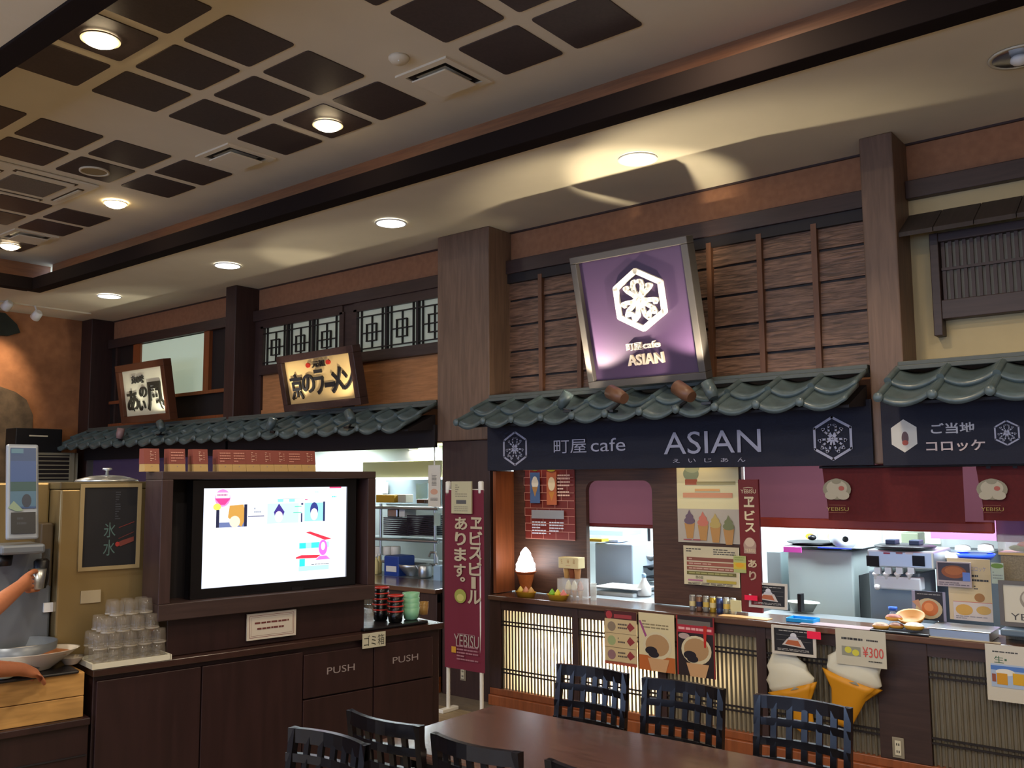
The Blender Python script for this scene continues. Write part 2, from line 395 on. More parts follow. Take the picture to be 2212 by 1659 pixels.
def vent(x0, x1, y0, y1, label):
    cx, cy, w, h = (x0+x1)/2, (y0+y1)/2, (x1-x0)/2, (y1-y0)/2; z = ZK
    t = thing('ceiling_vent', label, 'air vent', (cx, cy, z), 'square ceiling vents')
    def ring(a, b, z0, z1, n, m):
        MB().box(cx-a, cx+a, cy-a, cy-b, z0, z1).box(cx-a, cx+a, cy+b, cy+a, z0, z1).box(cx-a, cx-b, cy-b, cy+b, z0, z1).box(cx+b, cx+a, cy-b, cy+b, z0, z1).build(n, m, t)
    ring(.19, .15, z-.012, z, 'frame', M_ceil)
    ring(.15, .112, z-.003, z+.01, 'duct_opening', M_black)
    MB().box(cx-.126, cx+.126, cy-.126, cy+.126, z-.036, z-.026).box(cx-.02, cx+.02, cy-.02, cy+.02, z-.02, z).build('deflector_plate', M_ceil, t, bev=.004)
vent(-3.51, -3.13, 3.34, 3.73, 'square ceiling vent beside the smoke detector, nearest the middle of the frame')
vent(-5.44, -5.07, 3.34, 3.71, 'square ceiling vent in the plain gap left of the second downlight')
vent(-8.59, -8.26, 3.36, 3.68, 'farthest square ceiling vent, beside the corner downlight')
t = thing('smoke_detector', 'small round white smoke detector beside the nearest ceiling vent', 'smoke detector', (-3.33, 3.2, ZK))
MB().lathe([(.055, 0), (.055, -.012), (.04, -.03), (.0, -.034)], 20, T(-3.33, 3.2, ZK)).build('housing', M_ceil, t)
MB().ball((-3.33+.02, 3.2-.02, ZK-.03), .006, 8).build('indicator', M_white, t)
t = thing('ceiling_speaker', 'round beige speaker grille in a dark ceiling square', 'speaker', (-6.25, 3.04, ZK))
MB().lathe([(.1, -.006), (.1, -.016), (.085, -.016), (.085, -.008)], 26, T(-6.25, 3.04, ZK), False).build('rim', M_ceil, t)
MB().lathe([(.086, -.011), (0, -.011)], 26, T(-6.25, 3.04, ZK), False).build('grille', mat('speaker_mesh', '8f7c58', .7, noise=.4, nscale=250), t)
t = thing('ceiling_air_conditioner', 'square cassette air conditioner in the coffered ceiling at left', 'air conditioner', (-6.9, 2.87, ZK))
AX, AY = -6.9, 2.87
MB().box(AX-.36, AX+.36, AY-.36, AY+.36, ZK-.02, ZK).build('housing', M_ceil, t, bev=.01)
MB().box(AX-.19, AX+.19, AY-.19, AY+.19, ZK-.027, ZK-.018).build('intake_grille', mat('grille_grey', '6f665a', .7, noise=.3, nscale=120), t, bev=.02)
for a in range(4):
    F = T(AX, AY, ZK) @ RZ(a*PI/2)
    MB().box(-.22, .22, .26, .31, -.024, -.018, F).build('air_slot', mat('slot_brown', '4a3c28', .6), t)
    MB().box(-.2, .2, .272, .3, -.03, -.022, F).build('louvre', M_ceil, t)

# ---------------------------------------------------------------- shop wall, pillars, headers
wb = MB().box(XL, XR, 5.40, 5.5, 1.9, ZC)
wb = struct(wb.build('wall_back', M_ochre))
for i, (a, b) in enumerate(((-10.45, -7.76), (-7.59, -4.89), (-4.36, -1.61), (-1.43, XR))):
    struct(MB().box(a, b, 5.33, 5.41, 3.16, 3.265).build('trim_%d' % (i+1), M_dark, bev=.005))
struct(MB().box(XL, XR, 5.385, 5.40, ZC-.012, ZC).build('trim_8', M_dark))
PG = 'square brown wooden pillars along the shop fronts'
def pillar(x0, x1, label, zl=0, lower=None):
    t = thing('pillar', label, 'pillar', ((x0+x1)/2, 5.26, 0 if zl == 0 or lower else zl), PG)
    MB().box(x0, x1, 5.13, 5.41, zl, ZC).build('shaft', M_pil if x0 > -5 else M_darkv, t, bev=.008)
    if lower:
        MB().box(x0+.03, x1-.02, 5.155, 5.41, 0, zl).build('lower_casing', M_darkv, t, bev=.005)
pillar(-4.89, -4.36, 'wide brown pillar between the ramen counter and the cafe', 1.89, True)
pillar(-1.61, -1.43, 'narrow brown pillar right of the purple sign', 1.665)
pillar(-7.76, -7.59, 'narrow dark pillar between the two framed calligraphy signs')
pillar(-10.7, -10.45, 'dark pillar in the far left corner beside the orange wall')

# cafe bay cladding: cedar boards and battens
xs = [-4.38, -4.045, -3.70, -3.355, -3.01, -2.665, -2.32, -1.97, -1.6]; zs = [2.2, 2.365, 2.56, 2.76, 2.955, 3.10]
rnd = random.Random(3)
for i in range(len(xs)-1):
    for j in range(len(zs)-1):
        a, b, c, d = xs[i]+.012, xs[i+1]-.012, zs[j]+.008, zs[j+1]-.006; k = rnd.uniform(0, .004)
        m = MB().add([(a, 5.372-k, c), (b, 5.372-k, c), (b, 5.41, c), (a, 5.41, c), (a, 5.384-k, d), (b, 5.384-k, d), (b, 5.41, d), (a, 5.41, d)],
                     [(3, 2, 1, 0), (4, 5, 6, 7), (0, 1, 5, 4), (1, 2, 6, 5), (2, 3, 7, 6), (3, 0, 4, 7)])
        m.build('cedar_board', M_cedar, wb)
for x in xs[1:-1]: MB().box(x-.017, x+.017, 5.345, 5.40, 2.2, 3.12).build('batten', M_cedarb, wb)
MB().box(-4.36, -1.61, 5.35, 5.41, 3.09, 3.17).build('top_rail', M_lint, wb)  # black strip put in as the dark shadow under the header
MB().box(-4.38, -1.6, 5.39, 5.405, 2.18, 3.12).build('backing_sheet', M_lint, wb)

# ramen bay: lattice windows, veneer panel
def bar(m, x0, x1, z0, z1, y=5.36, d=.02): m.box(x0, x1, y-d/2, y+d/2, z0, z1)
def lattice_window(n, x0, x1, z0, z1, panes):
    w = MB().box(x0-.04, x1+.04, 5.33, 5.41, z0-.09, z0).box(x0-.04, x1+.04, 5.345, 5.41, z1, 3.17).box(x0-.06, x0, 5.345, 5.41, z0-.09, z1+.02).box(x1, x1+.06, 5.345, 5.41, z0-.09, z1+.02)
    w = struct(w.build('window_%d' % n, M_dark))
    pw = (x1-x0)/panes
    for i in range(panes):
        a = x0+i*pw; b = a+pw; s = .009
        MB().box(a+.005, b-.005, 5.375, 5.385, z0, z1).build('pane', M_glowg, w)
        m = MB(); iw = pw-.07; a2, b2 = a+.035, b-.035; H = z1-z0; c = (a+b)/2
        if i: m.box(a-.013, a+.013, 5.345, 5.375, z0, z1)
        for x in (a2+.02, b2-.02): bar(m, x-s/2, x+s/2, z0, z1)
        for z in (z0+.03, z1-.055): bar(m, a, b, z-s/2, z+s/2, 5.357)
        bar(m, c-s/3, c+s/3, z0+.03, z1-.055, 5.362); zc = z0+H*.45; bar(m, a2+.02, b2-.02, zc-s/2, zc+s/2, 5.358)
        rw, rh = iw*.2, H*.2
        for x in (c-rw, c+rw): bar(m, x-s/2, x+s/2, zc-rh, zc+rh, 5.355)
        for z in (zc-rh, zc+rh): bar(m, c-rw-s/2, c+rw+s/2, z-s/2, z+s/2, 5.353)
        m.build('lattice', M_lint, w)
lattice_window(1, -7.44, -6.31, 2.71, 3.08, 3)
lattice_window(2, -6.08, -4.95, 2.71, 3.08, 3)
MB().box(-7.59, -4.89, 5.385, 5.41, 2.2, 2.62).build('veneer_panel', M_ochre2, wb)
MB().box(-6.27, -6.12, 5.36, 5.41, 2.2, 3.16).build('post', M_dark, wb)
MB().box(-7.59, -7.48, 5.36, 5.41, 2.2, 3.16).build('post', M_darkv, wb)
MB().box(-7.59, -4.89, 5.37, 5.41, 2.2, 2.28).build('bottom_rail', M_ochre2, wb)

# udon bay: dark opening with a white sliding panel
w = MB().box(-10.45, -7.76, 5.39, 5.41, 2.2, 3.17)
w = struct(w.build('window_3', mat('dark_recess', '1d1312', .7)))
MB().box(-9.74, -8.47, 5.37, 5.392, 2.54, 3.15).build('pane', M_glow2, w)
MB().box(-9.9, -9.74, 5.35, 5.392, 2.5, 3.16).box(-8.47, -8.37, 5.35, 5.392, 2.5, 3.16).build('stile', M_orangej, w)
MB().box(-10.4, -7.8, 5.34, 5.392, 2.50, 2.535).build('rail', M_orangej, w)
MB().box(-10.4, -7.8, 5.34, 5.392, 2.21, 2.27).build('sill', M_orangej, w)
MB().box(-10.3, -10.26, 5.35, 5.392, 2.25, 3.16).box(-8.02, -7.98, 5.36, 5.392, 2.25, 2.5).build('mullion', M_dark, w)

# plaster bay at right with hooded lattice window
MB().box(-1.43, XR, 5.385, 5.41, 2.2, 3.17).build('plaster_panel', M_cream, wb)
w = MB().box(-1.31, -1.265, 5.30, 5.385, 2.36, 2.93).box(-1.31, .3, 5.31, 5.385, 2.45, 2.555).box(-1.31, .3, 5.31, 5.385, 2.88, 2.93)
w = struct(w.build('window_4', M_dark, bev=.004))
MB().box(-1.265, .3, 5.36, 5.386, 2.55, 2.9).build('pane', mat('dull_paper', '8c8778', .7), w)
sm = None
x = -1.25
while x < .3:
    if sm is None:
        o = MB().box(x-.009, x+.009, 5.335, 5.35, 2.55, 2.89).build('slat', M_darkv, w); sm = o.data; x00 = x
        WM['window_4'] = WM['window_4']
    else:
        o = bpy.data.objects.new('slat', sm); COL.objects.link(o); o.parent = w; o.location = (x-x00, 0, 0)
    x += .036
MB().box(-1.26, .3, 5.325, 5.34, 2.72, 2.735).build('rail', M_darkv, w)
h = MB()
for i in range(9):
    a = -1.45+i*.2; h.add([(a, 5.16, 2.905), (a+.195, 5.16, 2.905), (a+.195, 5.39, 3.055), (a, 5.39, 3.055), (a, 5.16, 2.93), (a+.195, 5.16, 2.93), (a+.195, 5.39, 3.08), (a, 5.39, 3.08)],
                          [(3, 2, 1, 0), (4, 5, 6, 7), (0, 1, 5, 4), (1, 2, 6, 5), (2, 3, 7, 6), (3, 0, 4, 7)])
    h.build('hood_board', mat('weathered_board', '3b322c', .7, wood=.3, wdir=(12, 1, 1)), w); h = MB()

# ---------------------------------------------------------------- tiled eaves
PITCH = .25
def tile_mesh(lower):
    L0, L1 = (0, .2) if lower else (.17, .37)
    n = 10; top = []; bot = []
    def z(u): return -.040*math.sin(PI*u**.85)**1.2+.012*math.exp(-((1-u)/.12)**2)+.006
    m = MB(); vs = []; fs = []
    rows = 4
    for r in range(rows+1):
        t = r/rows; y = L0+(L1-L0)*t; zb = y*.42+(.0 if lower else .024)
        for i in range(n+1):
            u = i/n; vs.append((u*PITCH, y, zb+z(u)-.004*math.sin(PI*u)*t))
    k = n+1; N1 = len(vs)
    vs += [(x, y, z_-.028) for x, y, z_ in vs]
    for r in range(rows):
        for i in range(n):
            a = r*k+i; fs.append((a, a+1, a+k+1, a+k)); fs.append((N1+a, N1+a+k, N1+a+k+1, N1+a+1))
    for i in range(n): fs.append((i, N1+i, N1+i+1, i+1)); a = rows*k+i; fs.append((a, a+1, N1+a+1, N1+a))
    for r in range(rows):
        a = r*k; fs.append((a, a+k, N1+a+k, N1+a)); a += n; fs.append((a, N1+a, N1+a+k, a+k))
    m.add(vs, fs, None, True)
    # roll at the joint
    zb0 = L0*.42+(0 if lower else .024); zb1 = L1*.42+(0 if lower else .024)
    m.tube([(0, L0-.004, zb0-.004), (0, L1, zb1-.004)], .019, 10)
    if lower: m.ball((0, L0-.004, zb0-.006), (.026, .013, .026), 12)
    return m
def eave(x0, x1, label, flat_label=None):
    t = thing('tiled_eave', label, 'roof', (x0, 4.78, 1.95), 'grey tiled eaves over the counters')
    F0 = T(0, 4.77, 2.005); n = int(round((x1-x0)/PITCH)); st = (x1-x0)/n
    for low in (True, False):
        me = tile_mesh(low).mesh('tile', M_tile)
        for i in range(n): inst('roof_tile', me, t, T(x0+i*st, 0, 0) @ F0 @ Matrix.Diagonal((st/PITCH, 1, 1, 1)))
    MB().box(x0, x1, 5.10, 5.34, 2.165, 2.19).box(x0, x1, 5.125, 5.34, 2.19, 2.215).build('ridge_flashing', M_flash, t, bev=.004)
    MB().add([(x0+.01, 4.83, 1.975), (x1-.01, 4.83, 1.975), (x1-.01, 5.13, 2.1), (x0+.01, 5.13, 2.1), (x0+.01, 4.83, 1.96), (x1-.01, 4.83, 1.96), (x1-.01, 5.13, 1.985), (x0+.01, 5.13, 1.985)],
             [(0, 1, 2, 3), (7, 6, 5, 4), (0, 4, 5, 1), (1, 5, 6, 2), (2, 6, 7, 3), (3, 7, 4, 0)]).build('soffit_board', M_lint, t)
    return t
eave(-10.44, -7.70, 'grey green tiled eave at far left under the square calligraphy sign')
eave(-7.66, -4.90, 'grey green tiled eave under the ramen sign')
eave(-4.36, -1.62, 'grey green tiled eave under the purple cafe sign')
eave(-1.46, .6, 'shaded tiled eave right of the narrow pillar')

# ---------------------------------------------------------------- emblem, lintel boards
def emblem(c, cx=.5, cy=.5, s=1.0, asp=1.0, wd=.03):
    its = []
    hx = [(cx+s*.47*math.sin(k*PI/3)*asp, cy+s*.47*math.cos(k*PI/3)) for k in range(7)]
    its.append(('l', hx, wd*1.25, c))
    for k in range(5):
        a = k*2*PI/5; ca, sa = math.cos(a), math.sin(a)
        for sg in (-1, 1):
            pts = [(0, .02), (.07, .14), (.088, .22), (.075, .29), (.035, .30)]
            if k in (1, 4): pts = [(0, .02), (.06, .12), (.095, .22), (.13, .28), (.15, .24)] if sg == (1 if k == 4 else 1) else [(0, .02), (.06, .12), (.095, .22), (.13, .28), (.15, .24)]
            if k in (2, 3): pts = [(0, .02), (.06, .16), (.09, .25), (.075, .33), (.02, .27)]
            q = [(sg*x, y) for x, y in pts]
            its.append(('l', [(cx+s*(x*ca+y*sa)*asp, cy+s*(-x*sa+y*ca)) for x, y in q], wd, c))
    return its
def board(name, label, x0, x1, z0, z1, y, m, items_, th=.02):
    t = thing(name, label, 'shop sign', (x0, y, z0)); F = frame((x0, y, z0), (1, 0, 0), (0, 0, 1))
    MB().box(x0, x1, y, y+th, z0, z1).build('cloth_panel', m, t, bev=.003)
    if items_: items_build('printed_lettering', t, F, x1-x0, z1-z0, items_)
    return t
def rel(x0, x1, z0, z1, px0, py0, px1, py1, y):   # pixel rectangle -> 0..1 rect of a board standing at y
    a = P(px0, py1, y=y); b = P(px1, py0, y=y)
    return ((a.x-x0)/(x1-x0), (a.z-z0)/(z1-z0), (b.x-x0)/(x1-x0), (b.z-z0)/(z1-z0))
GRY = 'a9a9bb'
bx = (-4.36, -1.604, 1.66, 2.02); W, H = bx[1]-bx[0], bx[3]-bx[2]; yb = 5.105
def em_at(cx, cz, size, c, wd):
    return emblem(c, (cx-bx[0])/W, (cz-bx[2])/H, size/H, H/W, wd)
its = em_at(-4.10, 1.815, .25, GRY, .011)+em_at(-1.82, 1.812, .25, GRY, .011)
its += [('t', '町屋', *rel(*bx, 1198, 948, 1268, 980, yb), GRY), ('t', 'cafe', *rel(*bx, 1278, 945, 1352, 976, yb), GRY), ('t', 'ASIAN', *rel(*bx, 1436, 926, 1644, 982, yb), GRY)]
ru = rel(*bx, 1455, 988, 1625, 1000, yb)
for i, ch in enumerate('えいじあん'):
    a = ru[0]+(ru[2]-ru[0])*i/5*1.04; its.append(('t', ch, a, ru[1], a+.018, ru[3], GRY))
glyph('え'); glyph('い'); glyph('じ'); glyph('あ'); glyph('ん')
board('noren_lintel', 'long navy banner board lettered ASIAN below the cafe eave', *bx, yb, M_navy, its)
bx = (-1.55, .6, 1.655, 2.02); W, H = bx[1]-bx[0], bx[3]-bx[2]; yb = 5.09
its = [('p', [(((-1.435)+.075*math.sin(k*PI/3)-bx[0])/W, (1.812+.088*math.cos(k*PI/3)-bx[2])/H) for k in range(6)], 'c9c6bd'),
       ('e', (-1.43-bx[0])/W, (1.8-bx[2])/H, .018/W, .035/H, '5a3a3a'), ('e', (-1.43-bx[0])/W, (1.775-bx[2])/H, .016/W, .014/H, 'a8452c')]
its += em_at(-.945, 1.81, .13, GRY, .006)
its += [('t', 'ご当地', *rel(*bx, 2012, 911, 2106, 938, yb), 'b4b4bc', .02), ('t', 'コロッケ', *rel(*bx, 2002, 949, 2128, 976, yb), 'cdb9b4', .02)]
board('noren_lintel', 'navy banner board for croquettes right of the narrow pillar', *bx, yb, M_navy, its)
for a, b, l in ((-7.62, -4.89, 'plain black lintel board over the ramen counter'), (-10.45, -7.66, 'plain black lintel board over the far left counter')):
    tag(MB().box(a, b, 5.10, 5.135, 1.845, 2.02).build('lintel_board', M_lint, bev=.003), l, 'lintel')

# ---------------------------------------------------------------- framed roof signs
def roof_sign(name, label, bl, br, tl, fm, fw, panel, items3d, depth, flat=None, group='shop signs standing on the eaves', fd=.07, mk=None):
    F = frame(bl, Vector(br)-Vector(bl), Vector(tl)-Vector(bl)); w = (Vector(br)-Vector(bl)).length; h = (Vector(tl)-Vector(bl)).length
    t = thing(name, label, 'shop sign', F, group)
    MB().box(0, w, 0, fw, -fd, .02, F).box(0, w, h-fw, h, -fd, .02, F).box(0, fw, fw, h-fw, -fd, .02, F).box(w-fw, w, fw, h-fw, -fd, .02, F).build('frame', fm, t, bev=.004)
    MB().box(fw, w-fw, fw, h-fw, -.05, -.02, F).build('panel', panel, t)
    F2 = F @ T(fw, fw, -.02)
    items_build('raised_letters', t, F2, w-2*fw, h-2*fw, items3d, depth, mk)
    if flat: items_build('printed_marks', t, F2, w-2*fw, h-2*fw, flat)
    # two stays to the roof / wall
    for a_ in (.08, w*.35):
        MB().box(a_, a_+.03, .1, .13, -.27, -fd, F).build('stay', M_black, t); MB().box(a_, a_+.03, h*.6, h*.6+.03, -.22, -fd, F).build('stay', M_black, t)
    return t, F, w, h
pw_, ph_ = .78, .80
its = emblem('f4f1ea', .545, .625, .50, 1.04, .028)
its += [('t', '町屋', .36, .225, .505, .285, 'e9ddd4'), ('t', 'cafe', .52, .23, .67, .285, 'e9ddd4', .02), ('t', 'ASIAN', .35, .10, .69, .19, 'd9cbbb', .02)]
roof_sign('cafe_sign', 'large purple square sign with white hexagon flower emblem', (-3.37, 5.0, 2.19), (-2.52, 5.0, 2.19), (-3.345, 4.79, 3.03), mat('pewter_frame', '4e4a48', .45, metal=.3), .045,
          mat('purple_panel', '43304e', .45), its, .02, mk=attr_mat('enamel_letters', 0, .5))
its = [('e', .36, .86, .03, .055, 'b02a1e'), ('e', .66, .87, .03, .055, 'b02a1e'), ('t', '元祖', .42, .79, .61, .94, '1a1616', .02)]
for i, (ch, r) in enumerate(zip('京のラーメン', ((.05, .08, .23, .70), (.23, .22, .42, .66), (.42, .16, .56, .74), (.57, .30, .71, .42), (.66, .15, .84, .74), (.83, .2, .98, .64)))):
    its.append(('t', ch, *r, '14161c', .02))
roof_sign('ramen_sign', 'wide dark framed sign with black ramen calligraphy on cream', (-6.60, 5.0, 2.2), (-5.60, 5.0, 2.21), (-6.585, 4.9, 2.68), M_darkv, .06, mat('cream_board', 'cfae74', .55), its, .012, mk=attr_mat('sign_black_lacquer', 0, .4))
its = [('t', '京の味', .22, .70, .52, .88, '3a3a34', .02)]
for ch, r in zip('あいの風', ((.06, .1, .33, .56), (.33, .1, .50, .32), (.38, .38, .56, .62), (.55, .08, .94, .70))): its.append(('t', ch, *r, '26261f', .02))
roof_sign('calligraphy_sign', 'square brown framed sign with black calligraphy on white', (-9.41, 5.0, 2.22), (-8.45, 5.0, 2.22), (-9.385, 4.9, 2.83), mat('sign_frame_brown', '54301f', .45), .07, mat('white_board', 'd9d6bb', .5), its, .012, mk=attr_mat('sign_soft_black', 0, .5))

# small spot heads clamped on the tiles
def spot(px, py, y, aim, label, energy, col=WARM, r=.038, body=None, length=.11, on=True):
    c = P(px, py, y=y); d = (Vector(aim)-c).normalized(); t = thing('sign_spotlight', label, 'spotlight', T(*c), 'small spotlights on the eaves')
    q = d.to_track_quat('Z', 'Y').to_matrix().to_4x4(); F = T(*c) @ q
    MB().lathe([(r*.75, -length), (r, -length*.6), (r, 0), (r*.86, 0), (r*.8, -.02), (0, -.024)], 18, F).build('lamp_head', body or M_tile, t)
    MB().lathe([(r*.8, -.012), (0, -.012)], 18, F, False).build('lens', M_lampw if on else M_steel, t)
    MB().tube([c-d*length*.6, c-d*length*.6-Vector((0, 0, .05)), (c.x, c.y+.01, c.z-.12)], .009, 8).box(c.x-.03, c.x+.03, c.y-.02, c.y+.04, c.z-.13, c.z-.115).build('bracket', M_black, t)
    if on: lamp('SPOT', 'sign_spot', c+d*.012, energy, col, aim=aim, spot_size=math.radians(66), spot_blend=.5, shadow_soft_size=.02)
spot(1228, 848, 4.83, (-3.05, 4.9, 2.75), 'lit spotlight on tiles left of the purple sign', 90, (1, .86, .62))
spot(1318, 846, 4.80, (-3.75, 4.98, 2.42), 'bronze spotlight directly under the purple sign left half', 12, (1, .86, .62), body=mat('bronze_paint', '6a4a38', .4), r=.046, length=.14)
spot(1462, 836, 4.80, (-3.2, 4.98, 2.48), 'bronze spotlight under the purple sign right corner', 10, (1, .86, .62), body=mat('bronze_paint', '6a4a38', .4), r=.046, length=.14)
spot(1527, 826, 4.80, (-2.75, 4.9, 2.8), 'grey green spotlight right of the purple sign on the tiles', 70, (1, .86, .62))
spot(752, 890, 4.8, (-6.0, 4.9, 2.6), 'spotlight under the right end of the ramen sign', 18, (1, .9, .7))
spot(592, 903, 4.82, (-6.3, 4.9, 2.6), 'spotlight under the left end of the ramen sign', 18, (1, .9, .7))
spot(345, 912, 4.85, (-8.8, 4.9, 2.6), 'pale spotlight below the square calligraphy sign', 18, (1, .95, .8))
spot(262, 925, 4.85, (-9.1, 4.9, 2.6), 'pinkish spotlight left under the square calligraphy sign', 6, (1, .95, .8), body=mat('pink_grey_paint', '8f7478', .4))

# ---------------------------------------------------------------- kitchens behind the counters
def pb(px0, py0, px1, py1, y, d, m=None):
    a = P(px0, py0, y=y); b = P(px1, py1, y=y); m = m or MB()
    return m.box(min(a.x, b.x), max(a.x, b.x), y, y+d, min(a.z, b.z), max(a.z, b.z))
struct(MB().box(-10.45, -4.62, 8.4, 8.5, 0, 2.0).box(-4.62, XR, 7.2, 7.3, 0, 2.1).build('wall_kitchen', M_kwall))
struct(MB().box(XL, -4.58, 5.52, 8.5, 1.95, 2.0).box(-4.62, XR, 5.52, 7.3, 2.02, 2.07).build('ceiling_kitchen', M_kceil))
struct(MB().box(-4.66, -4.60, 5.41, 8.5, 0, 2.02).build('wall_partition', M_kwall))
struct(MB().box(-7.72, -7.66, 5.41, 8.5, 0, 2.0).build('wall_partition_2', M_kwall))
for o, e, lab in ((-8.75, 7.9, 'oval looking kitchen downlight nearest the television cabinet'), (-7.62+.5, 7.5, 'kitchen downlight beside the wide pillar')):
    pass
for px, py, lab in ((790, 976.5, 'kitchen downlight seen just above the television cabinet'), (911, 971.5, 'kitchen downlight seen beside the wide pillar')):
    c = P(px, py, z=1.948); t = thing('kitchen_downlight', lab, 'ceiling light', T(*c), 'kitchen downlights'); r = .16
    MB().lathe([(r+.012, -.002), (r+.012, -.01), (r, -.01)], 24, T(*c), False).build('trim_ring', M_white, t)
    MB().lathe([(r, -.006), (0, -.006)], 24, T(*c), False).build('diffuser', M_lampw, t)

# ramen kitchen
tag(pb(680, 983, 733, 1022, 6.6, .5).build('refrigerator_cabinet', mat('pale_blue_steel', '9fb6c4', .4, metal=.2), bev=.01), 'tall pale blue steel cabinet in the ramen kitchen left end', 'cabinet')
tag(pb(734, 980, 782, 1300, 7.15, .4).build('duct_column', M_steelp), 'pale steel column in the ramen kitchen', 'column')
t = thing('range_hood', 'beige range hood across the ramen kitchen', 'range hood', P(850, 1032, y=6.5))
pb(783, 998, 955, 1031, 6.5, .6).build('hood_body', mat('hood_beige', 'a8a078', .6), t, bev=.01)
MB().box(-6.9, -6.6, 6.95, 7.1, 1.6, 1.95).build('duct', M_steelp, t)
pb(783, 1032, 955, 1036, 6.46, .05).build('light_tube', mat('tube', 'ffffff', .4, emis=1.6, ecol='eafaff'), t)
tag(pb(780, 1036, 955, 1090, 7.2, .04).build('splash_panel', M_steelp), 'grey steel splash panel behind the ramen kitchen shelves', 'wall panel')
t = poster('food_photo', 'small food photo card taped on the steel splash panel', 'photo', *wallF((808, 1042), (838, 1066), 7.15), [('r', .05, .1, .8, .95, 'd9d2c8'), ('e', .35, .55, .3, .3, 'b55a3c'), ('e', .3, .6, .12, .12, 'e8b090')])
tag(pb(812, 1069, 851, 1086, 6.0, .2).build('yellow_box', mat('yellow_card', 'c99a24', .6), bev=.004), 'yellow box on the upper steel shelf', 'box')
tag(pb(899, 1044, 924, 1078, 6.3, .01).build('notice_sheet', mat('pale_cyan_paper', 'b9dde0', .6)), 'pale cyan sheet hanging in the ramen kitchen', 'paper')
tag(pb(899, 1078, 918, 1088, 6.0, .12).build('brown_crock', mat('brown_glaze', '5a3c28', .3), bev=.01), 'small brown crock on the upper steel shelf', 'crock')
tag(pb(852, 1068, 876, 1086, 6.05, .1).build('order_printer', M_offw, bev=.004), 'small off-white device on the upper steel shelf', 'printer')
t = thing('steel_shelf_rack', 'steel pipe shelf rack of the ramen kitchen', 'shelf', P(880, 1270, y=5.95))
for (py, n) in ((1094, 'upper_shelf'), (1158, 'middle_shelf'), (1203, 'lower_shelf')):
    a = P(700, py, y=5.9); b = P(947, py, y=5.9)
    m = MB().tube([(a.x, 5.9, a.z), (b.x, 5.9, a.z)], .014, 10).box(a.x, b.x, 5.9, 6.25, a.z-.006, a.z+.006); m.build(n, M_steel, t)
for px in (760, 823, 940):
    a = P(px, 1090, y=5.92); MB().tube([(a.x, 5.92, .0), (a.x, 5.92, a.z+.01)], .013, 10).build('post', M_steel, t)
# stacks of dark trays on the middle shelf
tr = None
for px, n in ((860, 9), (912, 10)):
    for k in range(n):
        c = P(px, 1156-k*4.4, y=5.95)
        o = MB().box(c.x-.155, c.x+.155, 5.93, 6.18, c.z, c.z+.006).box(c.x-.165, c.x+.165, 5.92, 5.935, c.z, c.z+.012).build('serving_tray', mat('dark_tray', '1f2030', .35))
        tag(o, 'dark serving tray in the %s stack on the steel rack' % ('left' if px < 900 else 'right'), 'tray', 'dark trays stacked on the steel rack, %s stack' % ('left' if px < 900 else 'right'))
tag(pb(836, 1099, 858, 1118, 5.95, .15).build('steel_canister', M_steel, bev=.01), 'steel canister with blue label between the rack shelves', 'canister')
tag(pb(862, 1098, 874, 1117, 5.95, .15).build('napkin_box', M_white, bev=.004), 'narrow white box beside the canister on the rack', 'box')
tag(pb(938, 1108, 950, 1136, 5.86, .01).build('pale_notice', mat('pale_green_paper', 'b9cfc4', .6)), 'small pale green notice hanging at the rack end', 'paper')
F, w, h = wallF((925, 1005), (951, 1095), 5.15)
poster('vertical_banner', 'tall white hanging banner beside the wide pillar', 'banner', F, w, h, [('tx', 9, .3, .5, .7, .8, '4a4640'), ('e', .5, .36, .3, .07, 'd8a890'), ('tx', 3, .2, .14, .8, .22, '5a5650')], back='d9d6cc')
MB().box(w*.45, w*.55, h, 1.86-F[2][3], -.004, -.001, F).build('hanging_strip', M_white, bpy.data.objects['vertical_banner'])
t = thing('blue_bucket', 'blue plastic container with white mark under the rack', 'container', P(849, 1245, y=5.8))
pb(829, 1200, 861, 1251, 5.62, .2).build('body', mat('blue_plastic', '24459a', .4), t, bev=.012); pb(834, 1222, 856, 1236, 5.617, .002).build('mark', M_white, t)
for i, (px, c_) in enumerate(((813, 'd9c98a'), (819, 'c9b67a'))):
    c = P(px, 1243, y=5.62+i*.09); c.z = .769; t = thing('sauce_bottle', ('front' if i == 0 else 'rear')+' cream sauce bottle at the counter edge', 'bottle', T(*c))
    MB().lathe([(.024, 0), (.026, .01), (.026, .1), (.01, .13), (.01, .15)], 12, T(*c)).build('body', mat('cream_plastic'+str(i), c_, .4), t)
    MB().lathe([(.012, .15), (.012, .165), (.004, .18)], 12, T(*c)).build('cap', M_white, t)
for i, px in enumerate((818, 838, 855)):
    c = P(px, 1199, y=5.93); MBx = MB().lathe([(.04, 0), (.045, .01), (.045, .07), (.04, .08)], 14, T(*c))
    tag(MBx.build('storage_jar', M_white), ['leftmost', 'middle', 'rightmost'][i]+' of three white jars on the lower rack shelf', 'jar')
c = P(893, 1243, y=5.75); c.z = .769; tag(MB().lathe([(.06, 0), (.13, .07), (.14, .1), (.13, .1), (.055, .01)], 20, T(*c), False).build('steel_basin', M_steel), 'steel basin under the rack shelf', 'bowl')
c = P(918, 1249, y=5.66); c.z = .769; t = thing('steel_pot', 'small steel pot with a side spout under the rack', 'pot', T(*c))
MB().lathe([(.05, 0), (.06, .02), (.06, .1), (.05, .11)], 18, T(*c)).build('body', M_steel, t); MB().tube([c+Vector((-.05, 0, .05)), c+Vector((-.09, -.02, .1))], .01, 8).build('spout', M_steel, t)
t = thing('water_tap', 'curved chrome tap by the wide pillar', 'tap', P(945, 1235, y=5.75)); c = P(945, 1235, y=5.75)
